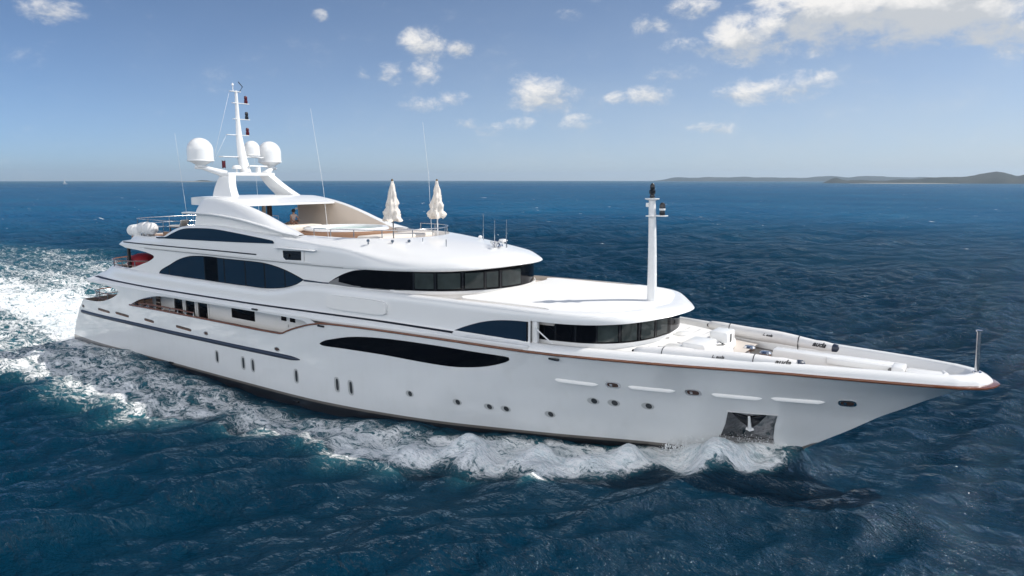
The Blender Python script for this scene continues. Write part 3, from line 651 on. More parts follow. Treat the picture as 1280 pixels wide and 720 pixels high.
# radar arch, domes and mast
arch = bmesh.new()
def leg(s):
    A = [(16.55,2.75*s,10.82),(18.75,2.75*s,10.80),(18.7,2.2*s,10.82),(16.6,2.2*s,10.84)]
    B = [(15.95,1.75*s,12.28),(16.95,1.75*s,12.30),(16.95,1.25*s,12.30),(15.95,1.25*s,12.28)]
    ring = lambda k: [tuple(np.array(a)*(1-k)+np.array(b)*k+np.array([-.15*math.sin(math.pi*k), 0, 0])) for a, b in zip(A, B)]
    grid(arch, [ring(k) for k in np.linspace(0, 1, 8)], closed_v=True)
for s in (-1, 1): leg(s)
add_box(arch, (16.45, 0, 12.36), (1.05, 3.6, .22), .06)
for s in (-1, 1):
    add_tube(arch, [(16.3, 1.5*s, 12.33), (15.9, 2.1*s, 12.58), (15.45, 2.65*s, 12.80), (15.3, 3.1*s, 12.82)], [.28, .2, .15, .12], 10)
    add_lathe(arch, (15.3, 2.65*s, 12.82), [(.42, 0), (.42, .05), (.30, .08), (.32, .15), (.66, .33), (.76, .40)], 20)
radar_arch = bm_link('radar_arch', arch, 'white', yacht, sharp=45)
def dome(c, r, h, n=28):
    hb = h-r*1.0
    prof = [(r*.92, -.02), (r*1.04, 0), (r*1.04, .06), (r, .08)]+[(r, hb*q) for q in (.5, 1.0)]+[(r*math.cos(a), hb+r*math.sin(a)) for a in np.linspace(.1, math.pi/2, 10)]
    prof[-1] = (0, h); return lathe('satellite_dome', c, prof, 'white', yacht, n)
dome((15.3, -2.65, 13.20), .81, 1.50); dome((15.3, 2.65, 13.22), .79, 1.48); dome((15.62, 1.0, 13.64), .52, 1.02)
bm = bmesh.new(); add_tube(bm, [(16.25, 0, 12.4), (15.95, 0, 13.4), (15.72, 0, 14.9), (15.68, 0, 16.0), (15.66, 0, 17.9)], [.38, .31, .21, .14, .09], 14)
add_box(bm, (15.72, .1, 13.52), (.55, 3.1, .07), .02); add_lathe(bm, (15.62, 1.0, 13.52), [(.5, 0), (.5, .1), (.58, .13)], 20)
for z, w0, w1 in ((14.98, -.9, .75), (16.04, -.35, .9), (17.09, -.35, .9), (17.84, -.5, .3)):
    add_box(bm, (15.68, (w0+w1)/2, z), (.2, w1-w0, .045), .015)
add_lathe(bm, (16.35, -.75, 12.47), [(.05, 0), (.05, .22), (.30, .24), (.30, .36), (.22, .46), (0, .5)], 16)
add_tube(bm, [(16.3, .95, 12.45), (16.3, .95, 12.85)], .16, 10); add_box(bm, (16.3, .95, 12.92), (.16, 1.9, .1), .03, Matrix.Rotation(R(18), 3, 'Z'))
mast = bm_link('mast', bm, 'white', yacht, sharp=45)
for z, m_ in ((16.06, 'darklamp'), (17.12, 'redlamp'), (15.0, 'redlamp')):
    lathe('mast_light', (15.68, .70, z), [(.10, 0), (.12, .05), (.12, .2), (.08, .24), (.11, .28), (.11, .44), (.07, .5)], m_, mast, 10)
lathe('mast_light', (15.7, -.25, 18.2), [(.03, -.35), (.03, 0), (.07, .02), (.07, .12), (0, .2)], 'white', mast, 10)
tube('anemometer', [(15.68, .25, 17.85), (15.68, .5, 18.2), (15.68, .2, 18.5)], .03, 'darklamp', mast, 6)
tube('halyard', [(15.68, -.9, 14.98), (15.3, -1.9, 12.9)], .008, 'white', mast, 5); tube('halyard', [(15.68, -.5, 17.84), (15.4, -1.9, 13.0)], .008, 'white', mast, 5)
bm = bmesh.new(); G = [[(15.75+.05*math.sin(i*1.3), -1.15-.06*i, 13.25-.12*j+.03*math.sin(i*2+j)) for i in range(5)] for j in range(5)]; grid(bm, G)
fl = bm_link('signal_flag', bm, 'redlamp', mast); sd = fl.modifiers.new('t', 'SOLIDIFY'); sd.thickness = .02
# foremast on the house roof
bm = bmesh.new(); add_tube(bm, [(46.05, 0, 6.55), (46.0, 0, 9.0), (45.92, 0, 11.15)], [.22, .185, .15], 16)
add_lathe(bm, (45.92, 0, 11.10), [(.2, 0), (.32, .05), (.32, .09), (.1, .1)], 20); add_box(bm, (45.95, -.1, 10.42), (.34, .5, .05), .02); add_box(bm, (46.2, .12, 10.42), (.75, .38, .05), .02)
add_tube(bm, [(46.05, 0, 6.5), (46.05, 0, 6.64)], .32, 20); add_tube(bm, [(46.16, .1, 6.6), (46.1, .1, 9.0), (46.04, .1, 10.4)], .018, 6); add_box(bm, (45.75, -.1, 10.9), (.12, .12, .18), .02)
foremast = bm_link('foremast', bm, 'white', yacht, sharp=50)
lathe('masthead_light', (45.92, 0, 11.19), [(.10, 0), (.12, .08), (.09, .16), (.13, .2), (.14, .34), (.09, .38), (.11, .42), (.10, .58), (.04, .66)], 'darklamp', foremast, 12)
lathe('horn_light', (46.35, .15, 10.44), [(.11, 0), (.13, .1), (.09, .26), (.13, .3), (.13, .46), (.07, .56)], 'darklamp', foremast, 12)
lathe('light_ring', (46.35, .15, 10.66), [(.125, 0), (.14, .06), (.125, .1)], 'white', foremast, 12)

# aerials and fittings on the wheelhouse top
def aerial(P, r=.022, m_='white'): return tube('aerial', P, r, m_, yacht, 6)
aerial([(28.6, -3.55, 8.85), (28.35, -3.55, 11.5), (27.5, -3.5, 15.8)], [.014, .010, .006]); aerial([(30.3, 2.95, 8.95), (30.15, 2.95, 12.2), (29.75, 2.95, 15.4)], [.014, .010, .006])
aerial([(14.9, -3.6, 8.2), (14.7, -3.55, 10.2), (13.75, -3.4, 15.0)], [.014, .010, .006]); aerial([(12.0, 3.9, 8.2), (11.7, 3.9, 14.2)], [.014, .007])
for x_, y_, z0, z1 in ((35.3, 1.6, 8.55, 10.15), (36.0, 1.7, 8.5, 9.85), (37.55, .65, 8.42, 9.95), (37.75, .35, 8.4, 9.55)): aerial([(x_, y_, z0), (x_, y_, z1)], [.03, .02], 'steel')
lathe('aerial_dome', (35.0, 1.7, 8.5), [(.04, 0), (.04, .3), (.1, .3), (.12, .38), (.06, .45), (0, .46)], 'white', yacht, 10)
lathe('aerial_dome', (37.0, 1.1, 8.45), [(.05, 0), (.05, .27), (.1, .27), (.25, .35), (.2, .43), (0, .45)], 'white', yacht, 12)
bm = bmesh.new()
for q in range(5):
    a = q*1.3; add_tube(bm, [(37.5, -.2, 8.42), (37.5+.25*math.cos(a), -.2+.25*math.sin(a), 8.62+.08*q), (37.5+.45*math.cos(a+.5), -.2+.3*math.sin(a), 8.7+.05*q)], [.05, .045, .07], 8)
bm_link('deck_horn', bm, 'steel', yacht)
for x_, y_ in ((34.0, -1.9), (35.6, -1.9)):
    tube('stanchion', [(x_, y_, 8.55), (x_, y_, 9.0)], .025, 'steel', yacht, 6)
for x_, y_, hh in ((31.9, -3.75, .22), (33.0, -3.1, .2), (33.6, -2.5, .2)):
    lathe('deck_lamp', (x_, y_, 8.70), [(.04, 0), (.04, hh*.5), (.09, hh*.6), (.09, hh), (.03, hh+.04)], 'steel', yacht, 8)

# ------------------------------------------------------------------ rails
def rail(name, path, posts, h, mat_top='steel', mids=(.5,), r=.028, parent=None):
    """path: points along the rail foot; posts: fractions"""
    P = resample(path, n=60); o = tube(name, P+[0, 0, h], r, mat_top, parent or yacht, 8)
    for mfr in mids: tube('mid_rail', P+[0, 0, h*mfr], r*.6, mat_top, o, 6)
    L = np.linspace(0, 1, len(P))
    for f in posts:
        p = np.array([np.interp(f, L, P[:, k]) for k in range(3)]); tube('rail_post', [p, p+[0, 0, h]], r*.9, 'steel', o, 6)
    return o
rail('sun_deck_rail', [(27.3,-3.45,8.90),(29.0,-3.42,8.92),(30.4,-3.22,8.93),(31.5,-2.85,8.93),(32.4,-2.0,8.93),(32.95,-.9,8.93),(33.05,0,8.93),(32.95,.9,8.93),(32.4,2.0,8.93),(31.5,2.85,8.93),(30.4,3.22,8.93),(29.0,3.42,8.92)], (0, .1, .22, .34, .46, .56, .66, .78, .9, 1.0), .42, mids=())
rail('aft_sun_deck_rail', [(14.6,-3.95,8.2),(12.5,-4.1,8.2),(9.5,-4.1,8.22),(8.75,-3.6,8.22),(8.35,0,8.22),(8.75,3.6,8.22),(9.5,4.1,8.2),(14,4.1,8.2)], (0, .1, .2, .28, .36, .45, .55, .64, .72, .85, 1), 1.12, mids=(.35, .65))
rail('upper_aft_rail', [(11.2,-4.45,5.5),(8.5,-4.5,5.35),(5.9,-4.35,5.3),(5.15,-3.4,5.3),(4.7,0,5.3),(5.15,3.4,5.3),(5.9,4.35,5.3),(9,4.5,5.3)], (0, .1, .2, .27, .4, .5, .6, .72, .85, 1), 1.0, 'varnish', (.4, .7), r=.045)
rail('main_aft_rail', [(7.6,-4.6,2.95),(5,-4.65,2.95),(2.9,-4.4,2.95),(2.3,-3.4,2.95),(2.0,0,2.95),(2.3,3.4,2.95),(2.9,4.4,2.95),(7,4.7,2.95)], (0, .12, .22, .3, .4, .5, .6, .7, .8, 1), .78, 'varnish', (.45,), r=.04)
rail('side_deck_rail', [(9.7,-4.9,3.1),(12,-4.95,3.15),(15,-5.0,3.2),(17.3,-5.05,3.2)], (0, .12, .25, .38, .5, .62, .75, .88, 1), .5, 'varnish', (.3, .6), r=.05)

# ------------------------------------------------------------------ main deck: floor, inner wall, doors, windows
slab('main_deck', [(1.6,-4.6),(8,-4.9),(30,-4.9),(30,4.9),(8,4.9),(1.6,4.6)], 2.2, 2.36, 'teak', yacht)
inner = box('main_house', (19.6, 0, 3.45), (18.8, 7.8, 2.2), 'white', yacht, .05)
def inplate(name, x0, x1, z0, z1, mat, parent, y=-3.9, off=.03):
    return box(name, ((x0+x1)/2, y-off/2, (z0+z1)/2), (x1-x0, off, z1-z0), mat, parent, .008)
for x0, x1 in ((13.15, 14.2), (14.55, 15.65), (16.0, 17.12)):
    d = inplate('glass_door', x0, x1, 2.42, 4.18, 'glass', yacht); 
    for xq in (x0-.06, x1+.06): inplate('door_frame', xq-.06, xq+.06, 2.42, 4.25, 'white', d, off=.07)
    tube('door_handle', [(x1-.1, -3.97, 3.2), (x1-.1, -3.97, 3.5)], .02, 'steel', d, 6)
inplate('saloon_side_window', 19.7, 22.05, 3.50, 4.22, 'glass', yacht)
for x0, x1 in ((24.62, 25.08), (25.42, 25.88)): inplate('small_window', x0, x1, 3.88, 4.28, 'glass', yacht)
inplate('dark_panel', 10.75, 11.35, 2.4, 4.5, 'brown', yacht)
for q in range(6): inplate('stair_tread', 10.78, 11.32, 2.65+q*.3, 2.72+q*.3, 'cream', yacht, off=.08)
box('end_bulkhead', (28.7, -4.5, 3.6), (.12, 1.2, 2.0), 'white', yacht)
for q, (x_, z_) in enumerate(((25.3, 3.72), (26.0, 3.70))): tube('door_lever', [(x_, -3.96, z_), (x_, -3.96, z_-.16)], .02, 'steel', yacht, 6)
# upper aft deck
slab('upper_aft_deck', [(4.4,-4.3),(8,-4.6),(13.4,-4.55),(13.4,4.55),(8,4.6),(4.4,4.3)], 4.75, 5.02, 'teak', yacht)
box('aft_saloon_bulkhead', (13.5, 0, 6.2), (.2, 9.1, 2.3), 'navyglass', yacht)
box('deck_pillar', (7.5, -3.9, 6.2), (.2, .2, 2.4), 'rubber', yacht, .05)
slab('sun_deck_underside', [(8.0,-4.3),(13.6,-4.5),(13.6,4.5),(8.0,4.3),(7.5,0)], 7.40, 7.48, 'white', yacht)
slab('upper_deck_underside', [(3.9,-4.2),(9,-4.6),(9,4.6),(3.9,4.2)], 4.50, 4.58, 'white', yacht)

# ------------------------------------------------------------------ hull fittings on the near side
hw = resample([(29.45,3.37),(29.75,3.55),(30.17,3.69),(32.03,4.09),(34.33,4.31),(37.45,4.41),(40.24,4.43),(41.55,4.43),(41.80,4.37),(41.6,4.19),(40.56,3.83),(39.23,3.58),(38.07,3.49),(36,3.465),(34.26,3.46),(31.5,3.38),(29.8,3.31)], step=.2, closed=True)
overlay('hull_window', hw, hull_b, .012, 'glass', yacht, .35)
def porthole(x, z, rx, rz, p=2.0, tilt=0):
    rim_ = overlay('porthole', ellipse(x, z, rx, rz, 26, p, tilt), hull_b, .018, 'portrim', yacht, .3)
    overlay('pane', ellipse(x+rx*.18, z+.01, rx*.5, rz*.78, 22, p, tilt), hull_b, .024, 'portglass', rim_, .3, depth=.02); return rim_
for x_ in (19.74, 22.43, 23.37, 27.33, 30.66, 31.68): porthole(x_, 1.24 if x_ < 29 else 1.32, .20, .42, 3, .0)
for x_ in (35.71, 38.45, 40.07, 40.88, 42.93): porthole(x_, 1.68, .235, .17)
for x_ in (45.04, 45.88, 47.23): porthole(x_, 2.66, .25, .17)
def scupper(x0, x1, z0, z1):
    s = np.linspace(0, 1, 18); xx = x0+(x1-x0)*s; zc_ = z0+(z1-z0)*s; tq = np.clip(np.minimum(s, 1-s)*9, 0, 1)**.5
    base = hull_b(xx, zc_); G = []
    for d, h in ((-.02, .10), (.01, .10), (.055, .03), (.085, -.05), (.075, -.085), (-.02, -.09)):
        G.append(np.stack([xx, -(base+np.where(d > 0, d*tq, d)), zc_+h*tq], 1))
    bm = bmesh.new(); grid(bm, G); return bm_link('freeing_port', bm, 'white', yacht, sharp=50)
for a_ in ((43.62, 45.45, 3.59, 3.54), (46.66, 48.48, 3.60, 3.57), (49.80, 51.62, 3.58, 3.57), (51.92, 53.78, 3.63, 3.64)): scupper(*a_)
for x_, z_ in ((46.07, 3.60), (49.14, 3.57), (54.5, 3.655)):
    fr = overlay('fairlead', ellipse(x_, z_, .30, .155, 24, 3), hull_b, .035, 'steel', yacht, .3, depth=.05)
    overlay('fairlead_throat', ellipse(x_, z_, .22, .10, 20, 3), hull_b, .042, 'brown', fr, .3)
    overlay('roller', [(x_-.12, z_-.06), (x_-.02, z_-.06), (x_-.02, z_+.05), (x_-.12, z_+.05)], hull_b, .05, 'steel', fr, .3)
for x0, x1, z0, z1 in ((4.85, 6.6, 2.66, 2.56), (7.45, 9.3, 2.65, 2.58), (11.4, 12.6, 2.64, 2.56), (15.35, 17.1, 2.63, 2.55)):
    xm, zm = (x0+x1)/2, (z0+z1)/2
    o = overlay('deck_scupper', ellipse(xm, zm, (x1-x0)/2, .09, 26, 6, -.04), hull_b, .012, 'brown', yacht, .3)
    overlay('scupper_lip', ellipse(xm, zm-.055, (x1-x0)/2*.95, .03, 20, 6, -.04), hull_b, .02, 'varnish', o, .3)
for x_, z_ in ((18.75, 2.58), (25.77, 2.56), (2.28, 2.58)):
    o = overlay('mooring_eye', ellipse(x_, z_, .25, .13, 20), hull_b, .02, 'steel', yacht, .3); overlay('eye_throat', ellipse(x_+.02, z_, .17, .085, 18), hull_b, .03, 'brown', o, .3)
# navy rubbing strake
xr = np.r_[np.linspace(1.9, 27.0, 70), np.linspace(27.1, 27.75, 8)]; zr_ = herm([(1.9,2.13),(13,2.125),(21,2.165),(27.8,2.235)], xr); tq = np.clip((27.8-xr)/.9, .05, 1)**.6
bm = bmesh.new(); grid(bm, [np.stack([xr, -(hull_b(xr, zr_)+d*np.minimum(1, tq*1.2)), zr_+h*tq], 1) for d, h in ((-.03, .13), (.04, .125), (.09, .06), (.10, 0), (.09, -.06), (.04, -.125), (-.03, -.13))])
bm_link('rubbing_strake', bm, 'navy', yacht, sharp=60)
# small hull discharge fittings
for x_, z_ in ((14.4, .05), (27.2, -.25), (43.9, 4.62), (29.7, 4.37), (24.0, 4.66)):
    yy = float(hull_b(x_, z_)); bm = bmesh.new(); add_box(bm, (x_, -yy-.04, z_), (.5 if z_ > 4 else .45, .1, .1), .03); bm_link('hull_fitting', bm, 'black', yacht)
# anchor pocket with mirror steel and the anchor
ap = overlay('anchor_pocket', [(50.28,2.74),(51.2,2.75),(52.06,2.77),(51.9,2.2),(51.8,1.6),(51.83,1.1),(50.7,1.02),(49.62,.98),(49.85,1.5),(50.1,2.1)], hull_b, .02, 'darksteel', yacht, .2, depth=.05)
overlay('pocket_edge', [(50.24,2.80),(51.2,2.81),(52.1,2.825),(52.08,2.77),(51.2,2.755),(50.26,2.745)], hull_b, .05, 'white', ap, .3)
overlay('pocket_lip', [(49.80,1.5),(50.8,1.47),(51.8,1.5),(51.82,1.14),(50.7,1.06),(49.66,1.05)], hull_b, .06, 'greyframe', ap, .3)
bm = bmesh.new()
def hp(x, z, o): return (x, -(float(hull_b(x, z))+o), z)
add_tube(bm, [hp(51.06, 2.62, .12), hp(51.04, 2.3, .14), hp(51.02, 2.0, .16)], [.05, .06, .085], 8)
add_tube(bm, [hp(50.88, 2.02, .14), hp(51.02, 1.97, .17), hp(51.16, 2.02, .14)], [.05, .07, .05], 8)
anch = bm_link('anchor', bm, 'white', ap)
bm = bmesh.new()
for s in (-1, 1): bm.faces.new([bm.verts.new(hp(51.05+s*q, z, o)) for q, z, o in ((.03, 2.55, .1), (.62, 2.72, .06), (.3, 2.3, .09), (.08, 2.1, .1))])
fk = bm_link('anchor_fluke', bm, 'black', ap); sd = fk.modifiers.new('t', 'SOLIDIFY'); sd.thickness = .05

# ------------------------------------------------------------------ foredeck
def hw_in(x, z=4.0): return max(.05, float(hull_b(x, z))-.2)
xf = np.linspace(42, 56.1, 40); fd = [(x, -hw_in(x)) for x in xf]; slab('fore_deck', fd+[(x, -y) for x, y in fd[::-1]], 3.95, 4.10, 'teak', yacht)
bm = bmesh.new()      # raised trunk deck in front of the house
P0 = [(41.5, 4.1), (44, 4.0), (46.5, 3.45), (47.8, 2.95), (48.9, 2.5), (49.3, 1.9), (49.5, 1.0), (49.52, 0)]
C = resample(P0, step=.3); loft_nose('trunk_deck', [np.column_stack([C, 0*C[:, 0]+4.05]), np.column_stack([C, 0*C[:, 0]+4.92]), np.column_stack([offset2d(C, -.06), 0*C[:, 0]+5.0]), np.column_stack([offset2d(C, -.18), 0*C[:, 0]+5.02]), np.column_stack([offset2d(C, -1.2), 0*C[:, 0]+5.05]), np.column_stack([C*np.array([1, 0])+np.array([0, .0]), 0*C[:, 0]+5.06])], 'deckwhite', yacht, sharp=60); bm.free()
xw = np.linspace(42.9, 50.2, 20); loft_pair('side_walkway', [np.column_stack([xw, [hw_in(v)+.04 for v in xw], 0*xw+4.75]), np.column_stack([xw, np.interp(xw, C[:, 0], C[:, 1])-.05, 0*xw+4.75])], 'beige', yacht)
lk = box('deck_locker', (49.0, .95, 5.10), (.8, 1.1, .75), 'white', yacht, .08); box('locker_vent', (49.42, .85, 5.15), (.03, .08, .45), 'black', lk, .01)
box('deck_locker', (48.2, -1.9, 5.05), (1.3, .9, .28), 'white', yacht, .08)
box('deck_locker', (48.75, -1.15, 5.12), (1.0, 1.5, .5), 'white', yacht, .09)
box('deck_step', (49.6, -.9, 4.55), (.5, 1.8, .9), 'white', yacht, .08)
def windlass(x, y):
    bm = bmesh.new(); add_lathe(bm, (x, y, 4.1), [(.22, 0), (.22, .15), (.15, .2), (.13, .5), (.24, .56), (.26, .66), (.2, .74), (0, .76)], 18)
    add_box(bm, (x-.3, y+.05, 4.35), (.35, .5, .4), .08); add_tube(bm, [(x-.2, y-.35, 4.45), (x-.2, y+.45, 4.45)], .2, 14); return bm_link('windlass', bm, 'steel', yacht)
windlass(50.1, 1.35); windlass(50.95, .75)
box('chain_plate', (51.2, .2, 4.15), (1.2, .8, .08), 'steel', yacht)
bm = bmesh.new()
for y_ in (-.18, .18): add_tube(bm, [(51.75, y_-.5, 4.1), (51.75, y_-.5, 4.62)], .09, 10)
add_tube(bm, [(51.75, -.85, 4.5), (51.75, -.15, 4.5)], .06, 8); bm_link('mooring_bollard', bm, 'steel', yacht)
# folded deck crane: long white box, jib, head
bm = bmesh.new(); add_box(bm, (53.7, .35, 4.82), (4.6, .62, .62), .07); crane = bm_link('deck_crane', bm, 'white', yacht)
box('crane_jib', (54.7, -.02, 4.98), (2.4, .14, .24), 'white', crane, .03); box('crane_base', (52.2, .35, 4.3), (.7, .7, .5), 'white', crane, .06)
bm = bmesh.new(); add_tube(bm, [(55.75, -.12, 4.95), (55.75, .02, 4.95)], .10, 12); bm_link('crane_sheave', bm, 'greyframe', crane)
box('crane_head', (56.0, .05, 4.80), (.42, .9, .72), 'white', crane, .05)
bm = bmesh.new(); add_box(bm, (56.85, 0, 4.93), (1.25, .7, .3), .12); add_tube(bm, [(57.4, -.35, 5.02), (57.52, 0, 5.04), (57.4, .35, 5.02)], .09, 10); bm_link('bow_hatch', bm, 'white', yacht)
box('deck_hatch', (54.2, -.75, 4.25), (1.5, .6, .3), 'white', yacht, .06)
# stainless pipe along the bulwark inside, port
xp = np.linspace(46, 56.5, 30); tube('wash_pipe', [(x, hw_in(x)-.07, 4.55) for x in xp], .04, 'greyframe', yacht, 6)
bm = bmesh.new(); add_tube(bm, [(58.42, 0, 5.15), (58.36, 0, 6.75)], [.075, .07], 12); add_lathe(bm, (58.36, 0, 6.75), [(.11, 0), (.11, .04), (0, .06)], 12); add_lathe(bm, (58.42, 0, 5.24), [(.14, 0), (.14, .08), (.08, .1)], 12); bm_link('jack_staff', bm, 'steel', yacht, sharp=50)
def cleat(x, y, z, rz=0):
    c, s_ = math.cos(rz), math.sin(rz); bm = bmesh.new(); q = lambda a, h: (x+a*c, y+a*s_, z+h)
    add_tube(bm, [q(-.2, .13), q(-.1, .10), q(.1, .10), q(.2, .13)], [.02, .035, .035, .02], 8); add_tube(bm, [q(-.08, 0), q(-.08, .1)], .03, 8); add_tube(bm, [q(.08, 0), q(.08, .1)], .03, 8)
    return bm_link('cleat', bm, 'steel', yacht)
for x_, y_, z_ in ((48.0, -1.2, 5.05), (47.6, -2.3, 5.04), (49.1, -.4, 5.05), (52.6, -.9, 4.1), (53.4, 1.3, 4.1), (46.2, 2.2, 5.05), (44.5, -4.45, 4.76)): cleat(x_, y_, z_, .3)
lathe('deck_hatch', (47.2, .9, 5.045), [(.42, 0), (.42, .07), (.38, .1), (0, .13)], 'white', yacht, 20)
lathe('capstan', (52.0, -.95, 4.1), [(.16, 0), (.16, .1), (.1, .18), (.1, .34), (.17, .42), (.15, .48), (0, .5)], 'steel', yacht, 16)
for k_ in range(4): # tread lines let into the trunk deck
    tube('deck_seam', [(46.9+k_*.55, -2.6+k_*.12, 5.047), (46.9+k_*.55, 2.6-k_*.12, 5.047)], .007, 'greyframe', yacht, 5)
for x_ in (47.0, 48.6): box('trunk_vent', (x_, -.3, 5.09), (.14, .14, .05), 'steel', yacht, .01)
fix_children()

# ------------------------------------------------------------------ things resting on the yacht
def long_cover(side, label):
    xo = -.5 if side < 0 else 0.; zo = .10 if side < 0 else 0.
    y = lambda x: side*float(herm([(47.3,3.70),(49,3.20),(50.8,2.70),(52,2.38),(53.7,1.93)], x-xo))
    xs_ = np.r_[47.45, np.linspace(47.6, 52.6, 18), 52.9, 53.15, 53.35, 53.5]+xo
    rr = np.r_[.10, .2+.10*np.sin(np.linspace(.2, math.pi-.35, 18)), .25, .22, .19, .16]
    root = empty('storage_tube', (50.4, y(50.4), 4.7), label, 'tube cover', 'long white covers lashed inside the bow bulwarks')
    off = -root.location
    def sh(o): o.location = off; return o
    z0 = 5.04+zo
    P = [(x, y(x), z0+.02*math.sin(x*2)) for x in xs_]
    sh(tube('cover', P, rr, 'whitecanvas', root, 16))
    P2 = [(v+xo, y(v+xo), z0) for v in (53.36, 53.55, 53.62)]; sh(tube('end_cap', P2, [.20, .185, .10], 'navy', root, 14))
    sh(tube('end_cap', [(v+xo, y(v+xo), z0) for v in (47.38, 47.5)], [.08, .12], 'black', root, 10))
    for x_ in (48.6+xo, 51.9+xo):
        r_ = float(np.interp(x_, xs_, rr))+.012; bm = bmesh.new()
        ring = [(x_, y(x_)+r_*math.cos(a), z0+r_*math.sin(a)) for a in np.linspace(0, 2*math.pi, 20)]; add_tube(bm, ring, .02, 6, cap=False)
        sh(bm_link('strap', bm, 'black', root)); sh(tube('strap_tail', [(x_, y(x_)-side*r_, z0-.1), (x_+.02, y(x_)-side*(r_-.02), z0-.5)], .018, 'rubber', root, 6))
    for x_, sz, body in ((52.85+xo, .30, 'auda'), (50.6+xo, .16, 'L. auda')):
        r_ = float(np.interp(x_, xs_, rr)); th = R(-22); dx = np.array([1, (y(x_+.3)-y(x_-.3))/.6, 0]); dx /= np.linalg.norm(dx)
        # lettering faces starboard (-y) on both tubes, curved face approximated by a small tilt
        nrm = np.array([dx[1], -dx[0], .42]); nrm /= np.linalg.norm(nrm); up = np.cross(nrm, dx)
        p = np.array([x_, y(x_), z0])+nrm*(r_+.006)
        M = Matrix(((dx[0], up[0], nrm[0], p[0]), (dx[1], up[1], nrm[1], p[1]), (dx[2], up[2], nrm[2], p[2]), (0, 0, 0, 1)))
        sh(text('lettering', body, sz, 'black', root, M))
    return root
long_cover(-1, 'long white cover with dark lettering lying inside the near bow bulwark')
long_cover(1, 'long white cover with dark lettering strapped along the far bow bulwark')

def umbrella(x, y, zf, label, seed):
    rg = random.Random(seed); root = empty('patio_umbrella', (x, y, zf), label, 'umbrella', 'furled umbrellas on the sun deck')
    H_ = 11.97-zf
    tube('pole', [(0, 0, 0), (0, 0, H_)], .035, 'greyframe' if y < 0 else 'white', root, 8); lathe('base', (0, 0, 0), [(.3, 0), (.3, .06), (.06, .1)], 'steel', root, 16)
    bm = bmesh.new(); n = 40; rings = []; nb = 34
    z0, z1 = 1.22, H_-.03
    for i in range(nb):
        f = i/(nb-1); z = z0+(z1-z0)*f; tier = (f*4.4) % 1.0
        r = .06+.43*(1-f)**.95; r *= .95+.10*math.sin((f*4.4+.1*seed)*6.283)*(1-f*.6)
        ring = []
        for k in range(n):
            a = 2*math.pi*k/n; w = 1+.15*math.sin(a*8+seed+2*f)*(1-f*.4)+.09*math.sin(a*3+seed*2+f*13)+.08*math.sin(a*2-f*19+seed)+rg.uniform(-.07, .07)
            dz = .09*math.sin(a*5+seed+int(f*4.4)*1.7)*(1-f)
            ring.append(bm.verts.new((r*w*math.cos(a)-.1*(1-f)**2, r*w*math.sin(a), z+dz)))
        rings.append(ring)
    for i in range(nb-1):
        for k in range(n): bm.faces.new((rings[i][k], rings[i][(k+1) % n], rings[i+1][(k+1) % n], rings[i+1][k]))
    bm.faces.new(rings[-1]); bm.faces.new(rings[0][::-1]); bm_link('canopy', bm, 'canvas', root, sharp=65)
    lathe('finial', (0, 0, H_-.04), [(.06, 0), (.07, .05), (.03, .1), (0, .12)], 'gold', root, 10)
    for q in (.38, .68): lathe('tie_band', (-.05, 0, 1.22+(H_-1.25)*q), [(.36*(1-q)+.05, 0), (.37*(1-q)+.05, .05)], 'cream', root, 20)
    return root
umbrella(31.8, -1.8, 8.62, 'furled cream umbrella on a dark pole, nearer of the two by the tub', 3)
umbrella(31.8, 1.8, 8.62, 'furled cream umbrella on white poles by the far sun deck rail', 8)

def canister(x, y, z, label, m_):
    root = empty('raft_canister', (x, y, z), label, 'life raft', 'raft canisters on the aft sun deck')
    lathe_prof = [(0, -.85), (.25, -.83), (.39, -.7), (.42, -.4), (.42, -.04), (.455, -.03), (.455, .03), (.42, .04), (.42, .4), (.39, .7), (.25, .83), (0, .85)]
    bm = bmesh.new(); add_lathe(bm, (0, 0, 0), lathe_prof, 20); bmesh.ops.rotate(bm, cent=(0, 0, 0), matrix=Matrix.Rotation(R(90), 3, 'Y') @ Matrix.Rotation(0, 3, 'Z'), verts=bm.verts)
    bmesh.ops.translate(bm, vec=(0, 0, .5), verts=bm.verts); bm_link('shell', bm, m_, root)
    for s in (-.3, .3): box('cradle', (s, 0, .1), (.08, .6, .2), 'steel', root, .01)
    return root
canister(10.9, -4.2, 8.22, 'white rounded raft canister on the aft sun deck edge', 'whitecanvas'); canister(9.15, -4.0, 7.98, 'white raft canister at the aft corner of the sun deck', 'deckwhite')

def lounger(x, y, z, label):
    root = empty('sun_lounger', (x, y, z), label, 'sun lounger', 'sun loungers on the aft sun deck')
    bm = bmesh.new(); add_box(bm, (0, 0, .28), (1.5, .62, .06), .015)
    bm_link('frame', bm, 'brown', root)
    for a in (-.65, .65):
        for b in (-.26, .26): box('leg', (a, b, .13), (.06, .06, .26), 'brown', root, .01)
    box('cushion', (-.2, 0, .36), (1.1, .58, .1), 'canvas', root, .04); box('backrest', (.62, 0, .55), (.1, .58, .6), 'canvas', root, .04, Matrix.Rotation(R(35), 3, 'Y')); return root
lounger(13.3, -3.3, 8.56, 'brown lounger with white cushion nearest the aft sun deck rail'); lounger(15.2, -3.3, 8.56, 'brown lounger with white cushion closest to the sun deck house')
